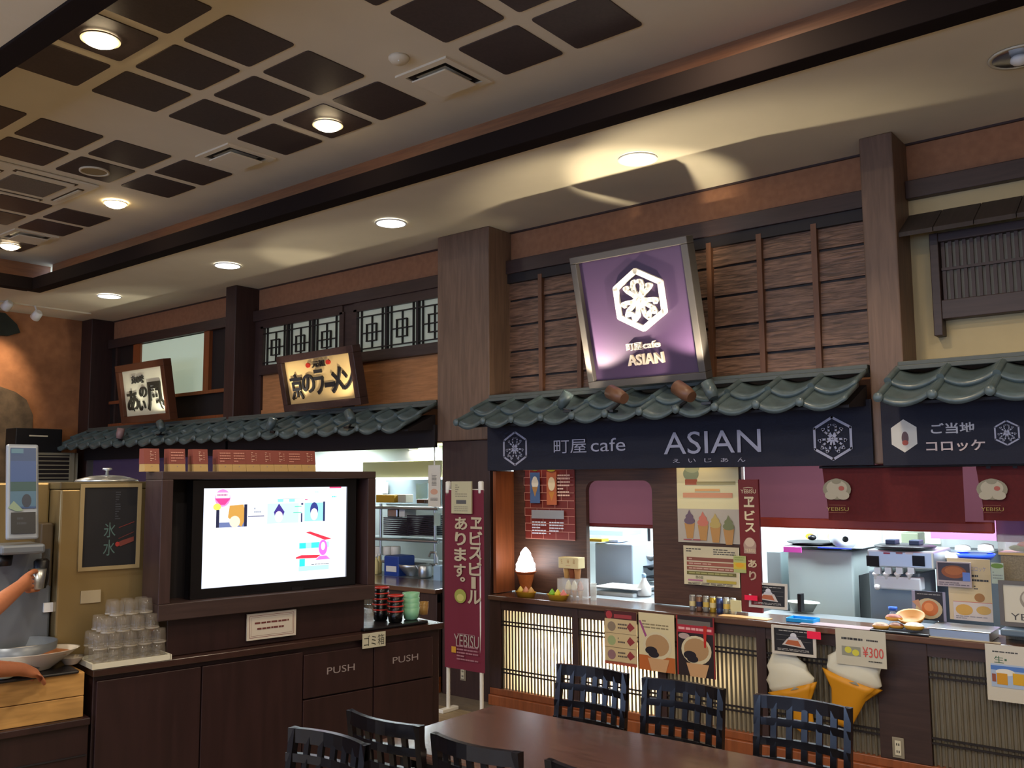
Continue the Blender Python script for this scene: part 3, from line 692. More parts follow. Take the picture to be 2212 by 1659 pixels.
MB().tube([c, c+Vector((0, 0, .12)), c+Vector((-.02, 0, .16)), c+Vector((-.08, 0, .16)), c+Vector((-.1, 0, .12))], .01, 10).build('spout', M_steel, t)
MB().ball(c+Vector((.01, -.02, .06)), .018, 10).build('handle', M_steel, t)
tag(pb(936, 1222, 951, 1260, 5.58, .1).build('blue_white_carton', mat('pale_blue_carton', '9fc0dc', .5), bev=.004), 'pale blue carton at the pillar end of the counter', 'carton')

# ---------------------------------------------------------------- serving counters
def slat_field(parent, x0, x1, z0, z1, me):
    x = x0+.008
    while x < x1-.012:
        M = T(x, 5.135, z0) @ Matrix.Diagonal((1, 1, z1-z0, 1)); inst('slat', me, parent, M); x += .0279
slat_me = MB().add([(-.0075, .006, 0), (-.004, 0, 0), (.004, 0, 0), (.0075, .006, 0), (-.0075, .006, 1), (-.004, 0, 1), (.004, 0, 1), (.0075, .006, 1)],
                   [(0, 1, 5, 4), (1, 2, 6, 5), (2, 3, 7, 6), (3, 0, 4, 7), (4, 5, 6, 7), (3, 2, 1, 0)]).mesh('slat', M_bamb)
def counter(label, x0, x1, posts, panels, depth, lit):
    t = thing('serving_counter', label, 'counter', (x0, 5.12, 0))
    MB().box(x0, x1, 5.10, depth, .735, .77).build('counter_top', mat('counter_top_wood', '5c4033', .22, wood=.3, wdir=(1, 10, 10), coat=.5), t, bev=.006)
    MB().box(x0, x1, 5.125, 5.16, .67, .735).build('apron', M_dark, t)
    MB().box(x0, x1, 5.12, 5.17, .075, .12).build('bottom_rail', M_orangej, t, bev=.004)
    MB().box(x0, x1, 5.10, 5.17, .002, .075).build('plinth', M_orangej, t, bev=.006)
    MB().box(x0, x1, 5.33, 5.35, .002, .735).build('back_board', M_dark, t)
    for a, b in posts: MB().box(a, b, 5.12, 5.17, .12, .735).build('post', M_dark if b-a > .2 else M_darkv, t, bev=.004)
    for i, (a, b) in enumerate(panels):
        slat_field(t, a, b, .12, .67, slat_me)
        m = MB()
        for z in (.565, .590, .235, .26): m.box(a, b, 5.126, 5.134, z-.005, z+.005)
        m.build('cross_bars', M_lint, t)
        MB().add([(a-.01, 5.163, .115), (b+.01, 5.163, .115), (b+.01, 5.163, .68), (a-.01, 5.163, .68)], [(0, 1, 2, 3)]).build('paper_backing', M_paper if lit else mat('paper_unlit', '6f6a60', .8), t)  # counters without lamps get a darker, unlit copy of the paper
    return t
counter('long dark serving counter with lit lattice panels below the cafe window', -4.36, 1.2, [(-4.36, -4.255), (-3.635, -3.585), (-2.985, -2.925), (-2.325, -2.265), (-1.645, -1.385), (-.72, -.6), (.1, .2)],
        [(-4.255, -3.635), (-3.585, -2.985), (-2.925, -2.325), (-2.265, -1.645), (-1.385, -.72)], 5.42, True)
# dividers inside the counter keep the lamp behind the first two panels
MB().box(-2.97, -2.94, 5.17, 5.33, .01, .73).build('divider', M_dark, bpy.data.objects['serving_counter'])
lamp('POINT', 'counter_bulb', (-3.80, 5.26, .42), 60, (1, .82, .55), shadow_soft_size=.03)
lamp('POINT', 'counter_bulb', (-3.36, 5.26, .40), 70, (1, .82, .55), shadow_soft_size=.03)
lamp('AREA', 'counter_tube_dim', (-2.6, 5.31, .42), .5, (1, .80, .52), aim=(-2.6, 5.0, .42), shape='RECTANGLE', size=.3, size_y=.05)
counter('dark serving counter of the ramen kitchen behind the island', -7.58, -4.88, [(-7.58, -7.4), (-6.3, -6.2), (-5.05, -4.88)], [(-7.4, -6.3), (-6.2, -5.05)], 5.56, False)
counter('dark serving counter of the far left shop', -10.43, -7.77, [(-10.43, -10.3), (-7.9, -7.77)], [(-10.3, -7.9)], 5.56, False)
# inner worktop behind the right part of the pass
tag(MB().box(-7.5, -5.0, 5.565, 5.86, .70, .768).build('worktop', M_steel, bev=.004), 'steel worktop behind the ramen counter', 'worktop')
tag(MB().box(-4.3, -2.5, 5.43, 5.95, .70, .768).build('worktop', M_steel, bev=.004), 'steel worktop inside the small cafe window', 'worktop')
tag(MB().box(-2.44, 1.2, 5.43, 5.62, .70, .765).build('worktop', M_steel, bev=.004), 'steel worktop behind the pass of the right hand counter', 'worktop')

# cafe bay back panelling with window hole
wa = P(1266, 1100, y=YW).x; wb_ = P(1409, 1100, y=YW).x; cx_ = P(1603, 1100, y=YW).x
zt = P(1340, 1038, y=YW).z
pan = thing('cafe_panelling', 'brown wood panelled partition behind the cafe counter', 'partition', (-4.3, 5.38, .77))
mw = mat('panel_wood_horizontal', '4e3426', .5, wood=.4, wdir=(1, 1, 18), wscale=5)
MB().box(-4.335, wa, 5.38, 5.42, .775, 1.895).box(wb_, cx_, 5.38, 5.42, .775, 1.895).box(wa, wb_, 5.38, 5.42, zt, 1.895).build('panel', mw, pan)
r = .07; mm = MB()
for sx, x in ((1, wa), (-1, wb_)):
    pts = [(x, zt)]+[(x+sx*(r-r*math.sin(a)), zt-r+r*math.cos(a)) for a in [i*PI/12 for i in range(7)]]
    if sx < 0: pts = pts[::-1]
    F = Matrix(((1, 0, 0, 0), (0, 0, -1, 5.42), (0, 1, 0, 0), (0, 0, 0, 1)))
    mm.prism(pts, 0, .04, F)
mm.build('rounded_corner', mw, pan)
MB().box(-4.362, -4.335, 5.17, 5.41, .775, 1.655).build('orange_lit_pillar_side', M_orangej, pan)  # side face of the pillar; orange light on it is put into the wood colour
# roll blind in the small window
t = thing('roll_blind', 'dull red roll blind filling the top of the small cafe window', 'blind', P(1338, 1040, y=5.45))
a = P(1250, 1130, y=5.45); b = P(1425, 1030, y=5.45); MB().add([(a.x, 5.45, a.z), (b.x, 5.45, a.z), (b.x, 5.45, b.z), (a.x, 5.45, b.z)], [(0, 1, 2, 3)]).build('fabric', M_blind, t)
a = P(1250, 1133, y=5.45); b = P(1425, 1133, y=5.45); MB().tube([(a.x, 5.45, a.z), (b.x, 5.45, a.z)], .013, 10).build('bottom_bar', mat('maroon_bar', '6a1c20', .5), t)
tag(pb(1266, 1145, 1345, 1158, 6.6, .3).build('wall_unit', M_steelp), 'pale wall unit seen through the small cafe window', 'cabinet')
tag(pb(1284, 1172, 1368, 1290, 5.97, .4).build('ice_machine', mat('grey_blue_enamel', 'a4b2bf', .45), bev=.012), 'grey blue enamel ice machine in the small cafe window', 'machine')
t = thing('food_container', 'white lidded food container on the cafe counter inside the window', 'container', P(1330, 1300, y=5.6))
pb(1284, 1276, 1368, 1299, 5.6, .25).build('box', mat('translucent_white', 'c6d0d4', .4), t, bev=.01); pb(1279, 1266, 1376, 1276, 5.59, .27).build('lid', M_white, t, bev=.006)
tag(pb(1270, 1163, 1300, 1171, 5.9, .1).build('yellow_tray', mat('yellow_plastic', 'd6b22c', .4), bev=.004), 'yellow tray lying on the ice machine', 'tray')
tag(pb(1300, 1165, 1335, 1172, 6.0, .2).build('folded_film', mat('blue_white_film', 'c8d6ee', .4), bev=.004), 'folded blue white film on the ice machine', 'film')
for i, (px, py, rr) in enumerate(((1395, 1198, .1), (1393, 1220, .1), (1388, 1252, .1))):
    c = P(px, py, y=6.25); tag(MB().lathe([(.05, -.05), (rr*.9, -.02), (rr, 0), (rr*.95, 0)], 20, T(*c), False).build('mixing_bowl', M_steel), ['top', 'middle', 'lowest'][i]+' steel bowl stacked on the kitchen rack in the small window', 'bowl')
t = thing('bowl_rack', 'thin black rack carrying steel bowls in the small window', 'rack', P(1395, 1300, y=6.3))
m = MB(); a = P(1405, 1300, y=6.32); m.tube([(a.x, 6.32, .0), (a.x, 6.32, 1.3)], .012, 8)
m.build('post', M_black, t); m = MB()
for py in (1206, 1228, 1260):
    c = P(1390, py, y=6.25); MB().box(c.x-.03, c.x+.22, 6.12, 6.38, c.z-.055, c.z-.045).build('shelf', M_black, t)
tag(pb(1352, 1224, 1377, 1235, 6.05, .1).build('red_label_pack', mat('red_pack', 'a8202c', .5), bev=.004), 'small red labelled pack hanging beside the ice machine', 'package')
c = P(1392, 1292, y=5.7); c.z = .769; t = thing('spray_bottle', 'white translucent spray bottle in the small window', 'bottle', T(*c))
MB().lathe([(.045, 0), (.05, .01), (.05, .06), (.02, .11), (.014, .13)], 14, T(*c)).build('body', M_white, t); MB().lathe([(.016, .13), (.016, .15), (.006, .16)], 12, T(*c)).build('cap', mat('pale_blue_plastic', '9fc4e0', .4), t)

# ---------------------------------------------------------------- right hand kitchen
t = thing('refrigerator', 'large grey green refrigerator back in the right kitchen', 'refrigerator', P(1760, 1400, y=6.05))
pb(1700, 1185, 1858, 1560, 6.05, .6).build('body', mat('grey_green_enamel', 'b4c2c0', .45), t, bev=.012)
pb(1655, 1190, 1700, 1560, 6.15, .5).build('side_panel', M_steelp, t, bev=.008)
pb(1694, 1178, 1862, 1186, 6.02, .66).build('top_edge', M_steel, t)
pb(1766, 1182, 1838, 1187, 6.01, .03).build('blue_strip', mat('blue_tape', '2038a8', .5), t)
tag(pb(1692, 1181, 1731, 1194, 5.99, .008).build('pink_note', mat('pink_paper', 'd04aa8', .6)), 'pink paper note on the refrigerator edge', 'paper')
t = thing('griddle_pan', 'flat black pan on top of the refrigerator', 'pan', P(1755, 1178, y=6.2)); c = P(1755, 1177, y=6.2)
MB().lathe([(.12, 0), (.17, .02), (.165, .025), (.0, .01)], 22, T(*c)).build('pan', M_black, t); MB().ball(c+Vector((0, 0, .05)), (.03, .03, .02), 10).build('knob', M_black, t)
t = thing('film_roll', 'roll of clear plastic film lying on the refrigerator', 'roll', P(1830, 1168, y=6.05)); c = P(1826, 1165, y=6.05)
F = T(*c) @ Matrix.Rotation(PI/2, 4, 'X') @ Matrix.Rotation(.5, 4, 'Y')
MB().lathe([(.02, -.0), (.07, 0), (.07, -.22), (.02, -.22)], 20, F, False).build('film', mat('film_white', 'cfd6dc', .3), t); MB().lathe([(.02, -.22), (.02, .0)], 14, F, False).build('core', mat('cardboard_grey', '6a6664', .7), t)
for i, (a, b, c_) in enumerate((((1735, 1150), (1765, 1168), 'e0952a'), ((1782, 1148), (1812, 1172), 'd9a088'), ((1850, 1146), (1905, 1172), 'e4e0ee'))):
    F, w, h = wallF(*((a, b)), 7.19)
    poster('menu_photo', ['orange drink photo on the back wall above the refrigerator', 'shaved ice photo on the back wall above the refrigerator', 'pale poster on the back wall near the film roll'][i], 'photo', F, w, h, [('e', .5, .5, .35, .4, c_)], back='dfe2ea')
mc = thing('soft_serve_machine', 'steel soft serve ice cream machine in the right kitchen', 'ice cream machine', P(1935, 1400, y=5.85))
yM = 5.85
pb(1872, 1186, 2018, 1232, yM, .42).build('head', M_steel, mc, bev=.012)
pb(1876, 1232, 2006, 1600, yM+.08, .35).build('body', mat('steel_body_grey', '7e8a92', .45, metal=.4), mc, bev=.01)
pb(1856, 1243, 1871, 1600, yM+.1, .3).build('dark_side', M_black, mc)
pb(1886, 1243, 1990, 1278, yM+.0, .09).build('dispensing_block', mat('pale_grey_plastic', 'cdd6da', .4), mc, bev=.01)
for px in (1895, 1918, 1942, 1967):
    c = P(px, 1234, y=yM+.04); MB().lathe([(.012, 0), (.012, .02), (.02, .025), (.022, .035), (.01, .045)], 12, T(c.x, c.y-.03, c.z-.045)).build('draw_lever', M_white, mc)
    pb(px-7, 1226, px+7, 1240, yM-.01, .03).build('valve', mat('pale_grey_plastic', 'cdd6da', .4), mc)
c = P(1895, 1268, y=yM-.01); MB().ball(c, .018, 10).build('knob', M_white, mc)
for px in (1871, 1970): pb(px, 1200, px+28, 1224, yM-.006, .008).build('control_panel', M_blackg, mc)
for px, c_ in ((1908, 'a83040'), (1935, 'b07070')): pb(px, 1193, px+14, 1197, yM-.004, .006).build('badge', mat('badge'+c_, c_, .5), mc)
pb(1955, 1193, 1972, 1198, yM-.004, .006).build('badge', M_white, mc)
c = P(1955, 1183, y=5.98)
MB().lathe([(.17, 0), (.18, .012), (.15, .02), (.0, .022)], 24, T(*c)).build('hopper_lid', M_black, mc)
for dx in (-.07, .07): MB().box(c.x+dx-.03, c.x+dx+.03, c.y-.06, c.y+.04, c.z+.02, c.z+.05).build('lid_handle', mat('navy_plastic', '1c2438', .4), mc, bev=.005)
tag(pb(1918, 1153, 2030, 1175, 7.17, .028).build('lit_back_panel', mat('lit_shelf_panel', 'ffffff', .5, emis=1.0, ecol='e8f6e8')), 'bright lit panel behind the soft serve machine', 'light panel')
tag(pb(1945, 1150, 1985, 1178, 6.99, .17).build('tall_jug', mat('olive_grey_plastic', '8c957c', .5), bev=.01), 'olive grey box in front of the bright panel', 'container')
tag(pb(2020, 1190, 2150, 1400, 6.3, .4).build('steel_bench', mat('steel_bench_dark', '59636b', .4, metal=.5)), 'dark steel bench at the right end of the kitchen', 'bench')
c = P(2105, 1206, y=6.2); tag(MB().lathe([(.03, -.03), (.1, .0), (.12, .03), (.11, .03)], 20, T(*c), False).build('blue_bowl', mat('blue_bowl', '2a4cc8', .4)), 'blue plastic bowl on the steel bench', 'bowl')
for i, (px, py) in enumerate(((2035, 1203), (2060, 1208), (2080, 1190), (2130, 1188))):
    c = P(px, py, y=6.15 if py > 1195 else 6.5); tag(MB().lathe([(.035, -.02), (.05, .0), (.045, .03), (.02, .04)], 16, T(*c)).build('covered_cup', M_white), ['leftmost white covered cup on the steel bench', 'second white covered cup on the steel bench', 'left pale tub on the far shelf', 'right pale tub on the far shelf'][i], 'cup')
# pink wide roll blind with red bar and dark red half curtains
t = thing('wide_roll_blind', 'wide translucent pink roll blind above the right pass', 'blind', P(1900, 1125, y=5.40))
a = P(1612, 1130, y=5.40); b = P(2150, 1150, y=5.40); zb = P(1900, 1140, y=5.40).z
MB().add([(a.x, 5.40, zb), (b.x, 5.40, zb), (b.x, 5.40, 2.0), (a.x, 5.40, 2.0)], [(0, 1, 2, 3)]).build('fabric', M_blind, t)
MB().box(a.x, b.x, 5.385, 5.41, zb-.015, zb+.045).build('bottom_bar', mat('brick_red_bar', '9c3524', .45), t, bev=.01)
t = thing('purple_roll_blind', 'purple roll blind at the far right of the pass', 'blind', P(2180, 1160, y=5.42))
a = P(2010, 1150, y=6.45); b = P(2300, 1180, y=6.45)
MB().box(a.x, b.x+.3, 6.45, 6.453, a.z-.04, 2.0).build('fabric', mat('purple_blind', '8a5a80', .7), t)
MB().box(P(2152, 1150, y=5.42).x, .6, 5.42, 5.423, P(2152, 1170, y=5.42).z, 2.0).build('near_fabric', mat('purple_blind', '8a5a80', .7), t)
def emb_items(cx, cy, s, asp):
    c1, c2 = 'b3a88e', '8c8468'
    return [('e', cx, cy+.03*s, .30*s*asp, .22*s, c2), ('e', cx, cy+.06*s, .22*s*asp, .16*s, c1), ('e', cx-.13*s*asp, cy-.1*s, .13*s*asp, .09*s, c1), ('e', cx+.13*s*asp, cy-.1*s, .13*s*asp, .09*s, c1), ('e', cx+.1*s*asp, cy+.05*s, .06*s*asp, .05*s, 'a8503a'), ('e', cx, cy+.2*s, .1*s*asp, .06*s, c2)]
for i, (p0, p1) in enumerate(((1775, 2086), (2107, 2420))):
    F, w, h = wallF((p0, 1004), (p1, 1130), 5.17)
    n = thing('noren_curtain', ['dark red half curtain with beer emblem, left of the pink gap', 'dark red half curtain at the right edge'][i], 'curtain', F, 'dark red noren curtains')
    m = MB(); N_ = 24; vs = []; fs = []
    for k in range(N_+1):
        x = w*k/N_; d = .008*math.sin(k*1.1)+.004*math.sin(k*2.3)
        for q in range(5):
            sag = .006*math.cos(k*PI/3) if q == 4 else 0
            vs.append((x+(.008*(4-q)*(1 if k == 0 else 0)), h*q/4+sag, d*(1-q/5)))
    for k in range(N_):
        for q in range(4): fs.append((k*5+q, (k+1)*5+q, (k+1)*5+q+1, k*5+q+1))
    m.add(vs, fs, F, True).build('cloth', M_red, n)
    F2 = F @ T(0, 0, .014); asp = h/w
    its = emb_items(.115 if i == 0 else .12, .53, .85, asp)+[('t', 'YEBISU', .03, .17, .20, .235, 'a08a3c'), ('r', .05, .27, .18, .275, 'a06a4a'), ('r', .05, .14, .18, .144, 'a06a4a')]
    items_build('printed_emblem', n, F2, w, h, its)
    for k in range(5): MB().box(w*(k+.5)/5-.01, w*(k+.5)/5+.01, h-.02, h+.012, -.004, .008, F).build('hanging_loop', M_lint, n)
a = P(1770, 1003, y=5.165); tag(MB().tube([(a.x, 5.165, 1.652), (.6, 5.165, 1.652)], .007, 8).build('curtain_rod', M_lint), 'thin black rod carrying the dark red half curtains', 'rod')

# ---------------------------------------------------------------- things on and around the cafe counter
yB = 5.372
F, w, h = wallF((1134, 1000), (1243, 1168), yB)
its = [('r', 0, 0, 1, 1, '7c2a22')]
for k in range(10):
    its.append(('r', 0, k/10, 1, k/10+.008, 'c98a78')); off = .0 if k % 2 else .12
    for q in range(4): its.append(('r', off+q*.25, k/10, off+q*.25+.008, k/10+.1, 'c98a78'))
its += [('r', .14, .47, .34, .87, '4c6a9a'), ('e', .24, .73, .07, .07, 'ece6d4'), ('e', .24, .77, .05, .05, 'ece6d4'), ('p', [(.18, .68), (.30, .68), (.24, .55)], 'b98a50'), ('r', .48, .45, .68, .88, 'c46a40'), ('e', .58, .72, .07, .09, 'f4e0b4'), ('p', [(.52, .62), (.64, .62), (.58, .5)], 'd08a3a'),
        ('tx', 7, .7, .55, .95, .85, 'f0c8b0'), ('r', .17, .27, .82, .38, '9a9ca0'), ('tx', 5, .18, .06, .47, .24, 'dde2ea'), ('tx', 5, .53, .06, .82, .24, 'dde2ea'), ('e', .25, .92, .07, .03, '7a8a30'), ('e', .58, .91, .09, .03, 'b8b43a')]
poster('brick_menu_board', 'brick patterned soft serve menu board at the left of the cafe counter', 'menu board', F, w, h, its, back='7c2a22')
F, w, h = wallF((1461, 1000), (1600, 1176), yB)
its = [('r', 0, .5, 1, 1, 'e8dfae'), ('r', 0, .0, 1, .42, 'bdb4a4'), ('e', .24, .86, .13, .09, '8e9a7a'), ('e', .26, .93, .12, .06, 'a7b08c'), ('r', .14, .72, .34, .79, 'a85a3a'), ('r', .33, .72, .95, .76, 'a8a070'), ('r', .1, .56, .9, .62, 'e0a078'), ('r', .3, .64, .7, .67, 'e6b070')]
for k, (u, c_) in enumerate(((.2, '6f5a6a'), (.42, 'd07a64'), (.62, 'c0a860'), (.83, '7e8458'))):
    v = .24-.02*k
    its += [('p', [(u-.085, v), (u+.085, v), (u+.05, v-.19), (u-.05, v-.19)], 'c08f50'), ('e', u, v+.03, .09, .045, c_), ('e', u, v+.08, .065, .04, c_), ('p', [(u-.04, v+.1), (u+.04, v+.1), (u, v+.17)], c_)]
its += [('tx', 1, .1, .02, .9, .05, 'a84a54')]
poster('soft_serve_poster', 'large cream poster with four coloured soft serve cones', 'poster', F, w, h, its, back='e8dfae')
F, w, h = wallF((1476, 1178), (1598, 1270), yB-.012)
its = [('tx', 2, .05, .83, .5, .95, '2c2622'), ('tx', 3, .55, .78, .95, .95, '4a4642')]
for k in range(4): its += [('r', .06, .62-k*.12, .95, .71-k*.12, ['8a5040', '9a5a48', '8f5a44', '6f6a38'][k]), ('tx', 1, .1, .63-k*.12, .9, .7-k*.12, ['c8a090', 'c8a090', 'c8a090', 'a8a468'][k])]
its += [('t', '夜の部', .22, .16, .36, .24, '4a5a44'), ('r', .08, .1, .35, .14, 'b0708c'), ('r', .42, .08, .95, .15, 'b8a440'), ('tx', 2, .08, .01, .9, .07, '4a4642')]
poster('price_list', 'cream price list under the soft serve poster', 'price list', F, w, h, its, back='d6cba8')
F, w, h = wallF((1584, 1200), (1612, 1238), 5.13)
poster('lemon_card', 'small green and yellow drink card beside the vertical beer sign', 'card', F, w, h, [('r', 0, .2, 1, .6, 'c8b43a'), ('e', .5, .45, .35, .14, 'd8a020'), ('tx', 2, .1, .7, .9, .95, '8a9a50')], back='a8b070')
CTOP = .771
for k in range(7):
    c = P(1496+k*14.6, 1300, y=5.25); c.z = CTOP; t = thing('drink_can', ['silver', 'brown striped', 'grey', 'yellow', 'blue banded', 'pale', 'white'][k]+' drink can in the row under the price list', 'can', T(*c), 'drink cans under the price list')
    cc = ['8a8684', '7a5a48', '8c8a80', 'b09030', '3a4a7a', '9a9884', 'bab49c'][k]
    MB().lathe([(.017, 0), (.019, .006), (.019, .09)], 14, T(*c)).build('body', mat('can_'+cc, cc, .35, metal=.4), t)
    MB().lathe([(.019, .09), (.016, .098), (.014, .096), (0, .096)], 14, T(*c)).build('lid', M_steel, t)
    MB().lathe([(.0194, .03), (.0194, .06)], 14, T(*c), False).build('label_band', mat('can_band_%d' % (k % 3), ['d8c890', '2c3050', 'cab058'][k % 3], .5), t)
tag(pb(1578, 1296, 1601, 1322, 5.16, .006).build('small_card', mat('cream_card', 'd8cf9c', .6)), 'small cream card at the right end of the can row', 'card')
# vertical red sign
F, w, h = wallF((1594, 1036), (1647, 1325), 5.14)
its = [('t', 'YEBISU', .12, .895, .88, .925, 'd8caa4'), ('l', [(.25, .935), (.5, .94), (.75, .935)], .003, 'd8caa4')]
its += [('t', 'ヱ', .26, .79, .78, .87, 'd8caa4', .03), ('t', 'ビ', .28, .69, .8, .765, 'd8caa4', .03), ('t', 'ス', .28, .60, .8, .67, 'd8caa4', .03)]
its += [('e', .5, .50, .32, .055, 'a88c7c'), ('r', .2, .44, .8, .50, 'a88c7c'), ('e', .5, .525, .24, .035, 'c4ae98'), ('t', 'YEBISU', .26, .45, .76, .475, 'd8caa4'), ('t', 'あ', .38, .335, .82, .395, 'c8b494', .03), ('t', 'り', .42, .24, .78, .31, 'b8a088', .03)]
poster('vertical_beer_sign', 'tall narrow dark red sign at the left of the pass, vertical characters', 'shop sign', F, w, h, its, back='6e1a1a', thick=.02)
# glowing cone lamp
c = P(1136, 1283, y=5.26); c.z = CTOP; t = thing('cone_lamp', 'large glowing white soft serve cone lamp on the cafe counter', 'lamp', T(*c))
MB().lathe([(.022, 0), (.03, .02), (.062, .14), (.064, .15)], 22, T(*c)).build('cone', mat('cone_orange', 'a85c2c', .5, noise=.2, nscale=60), t)
MB().lathe([(.066, .148), (.074, .16), (.078, .165), (.07, .168)], 22, T(*c)).build('cone_rim', mat('cone_rim', 'b0603a', .5), t)
MB().lathe([(.070, .162), (.073, .18), (.066, .20), (.068, .215), (.055, .24), (.056, .255), (.04, .28), (.038, .295), (.02, .32), (.006, .335), (0, .337)], 24, T(*c), wob=lambda a, j, z: 1+.05*math.sin(2*a+z*60)).build('glowing_swirl', mat('cream_glow', 'ffffff', .5, emis=9, ecol='f6f8ff'), t)
lamp('POINT', 'cone_lamp_light', (c.x+.1, c.y-.02, c.z+.25), .9, (.85, .9, 1), shadow_soft_size=.05)
def fruit_tray(px, cols, label):
    c = P(px, 1290, y=5.17); c.z = CTOP; t = thing('sundae_tray', label, 'dessert display', T(*c), 'yellow sundae cup displays')
    MB().lathe([(.055, 0), (.068, .03), (.072, .033), (.06, .028), (.0, .026)], 20, T(*c) @ Matrix.Diagonal((1.25, .7, 1.1, 1)), wob=lambda a, j, z: 1+.05*math.cos(8*a)).build('tray', mat('yellow_tray', 'c79a2c', .45), t)
    for k, cc in enumerate(cols):
        MB().lathe([(.022, .03), (.024, .042), (.014, .055), (.004, .07), (0, .072)], 14, T(c.x-.048+.048*k, c.y, c.z)).build('scoop', mat('scoop_'+cc, cc, .5), t)
fruit_tray(1136, ['d9c060', 'c98a70', 'd0a060'], 'left yellow tray of model sundaes below the cone lamp')
fruit_tray(1205, ['7ab83a', 'd8d040', 'd8807a'], 'right yellow tray of model sundaes with green scoop')
c = P(1238, 1283, y=5.27); c.z = CTOP
t = thing('display_case', 'clear acrylic display case beside the cone lamp', 'display case', T(*c))
for (a, b, d_, e) in ((-.095, .095, -.055, -.052), (-.095, .095, .052, .055), (-.095, -.092, -.052, .052), (.092, .095, -.052, .052)): MB().box(c.x+a, c.x+b, c.y+d_, c.y+e, c.z, c.z+.135).build('pane', M_glass, t)
MB().box(c.x-.097, c.x+.097, c.y-.057, c.y+.057, c.z+.135, c.z+.139).build('lid', M_glass, t)
for k, cc in enumerate(('e4dcb4', 'e0dcc0', '9a5c40')):
    q = Vector((c.x-.045+.05*k, c.y+.01, c.z)); t = thing('model_cone', ['left vanilla', 'middle vanilla', 'chocolate'][k]+' model soft serve cone inside the acrylic case', 'model food', T(*q), 'model cones in the acrylic case')
    MB().lathe([(.010, 0), (.018, .055), (.02, .06)], 12, T(*q)).build('cone', mat('wafer', 'b98a4a', .6), t)
    MB().lathe([(.022, .06), (.024, .07), (.019, .08), (.021, .088), (.014, .1), (.015, .107), (.006, .122), (0, .127)], 14, T(*q)).build('swirl', mat('swirl_'+cc, cc, .5), t)
q = Vector((c.x-.005, c.y, c.z+.1395)); t = thing('cup_holder_box', 'cream printed box holding paper cups above the acrylic case', 'box', T(*q))
for k, cc in enumerate(('c99a5a', '8a4a2c', 'c28a58')):
    MB().lathe([(.018, .0), (.025, .06), (.026, .075)], 14, T(q.x-.045+.045*k, q.y, q.z)).build('paper_cup', mat('cup_'+cc, cc, .6), t)
F = frame((q.x-.085, q.y-.045, q.z+.07), (1, 0, 0), (0, .0, 1))
MB().box(q.x-.085, q.x+.08, q.y-.045, q.y+.04, q.z+.07, q.z+.145).build('carton', mat('cream_print_box', 'e6d6a4', .6), t, bev=.003)
items_build('printed_pattern', t, F, .165, .075, [('t', '生', .12, .45, .22, .85, 'b07a3a'), ('t', '味', .45, .45, .55, .85, 'b07a3a'), ('t', '品', .75, .45, .85, .85, 'b07a3a'), ('l', [(.38, .25), (.62, .25)], .002, 'c05a3a')])
c = P(1282, 1277, y=5.3); c.z = CTOP; t = thing('tumbler_stack', 'stack of clear plastic tumblers beside the acrylic case', 'cups', T(*c))
for k in range(4): MB().lathe([(.019, .02*k), (.023, .05+.02*k), (.024, .052+.02*k)], 14, T(*c), False).build('tumbler', mat('milky_clear', 'd8dad6', .3, alpha=.6), t)
# black photo cards in white frames, with pink price tags
WF = mat('white_frame', 'c4beb4', .4)
def cake_card(tl, br, y, label, name='framed_menu_card', rotz=0, tagpos=None, lean=0):
    F, w, h = wallF(tl, br, y)
    F = F @ Matrix.Rotation(lean, 4, 'X')
    its = [('tx', 1, .12, .87, .9, .93, 'b8b4ae'), ('l', [(.05, .72), (.95, .72)], .001, '8a8884'), ('l', [(.05, .5), (.95, .5)], .001, '8a8884'), ('e', .5, .72, .08, .12, 'c8c8d0'), ('e', .5, .6, .13, .1, 'b8b8c4'),
           ('p', [(.2, .3), (.8, .22), (.68, .58), (.34, .58)], 'c0b8b4'), ('p', [(.28, .34), (.7, .28), (.62, .52), (.36, .53)], 'a85a34'), ('tx', 2, .08, .05, .9, .16, 'a8a4a0')]
    t = poster(name, label, 'menu card', F, w, h, its, back='17151a', frm=WF, fw=.014, thick=.006)
    return t
cake_card((1622, 1262), (1696, 1312), 5.14, 'black dessert card in white frame standing on the counter', lean=-.1)
tag(pb(1608, 1285, 1636, 1298, 5.115, .004).build('price_tag', mat('neon_pink', 'd8123c', .5, emis=.15)), 'neon pink price tag on the standing dessert card', 'tag')
cake_card((1672, 1355), (1758, 1415), 5.012, 'black dessert card in white frame hung on the counter front')
tag(pb(1743, 1363, 1773, 1382, 5.0, .004).build('price_tag', mat('neon_pink', 'd8123c', .5, emis=.15)), 'neon pink price tag on the hanging dessert card', 'tag')
F, w, h = wallF((1804, 1356), (1916, 1446), 5.012)
poster('yen_card', 'white card with large red 300 yen price hung on the counter front', 'menu card', F, w, h, [('tx', 1, .12, .66, .55, .8, '2a2826'), ('tx', 1, .62, .68, .85, .78, '2a2826'), ('r', .12, .26, .5, .52, '8a8a7a'), ('e', .25, .42, .07, .09, 'c8c040'), ('e', .4, .36, .07, .09, 'c8c040'), ('t', '¥300', .54, .27, .95, .55, 'c4443c'), ('tx', 1, .65, .13, .92, .19, '2a2826')], back='bdb8a6')
F, w, h = wallF((2127, 1390), (2240, 1525), 5.09)
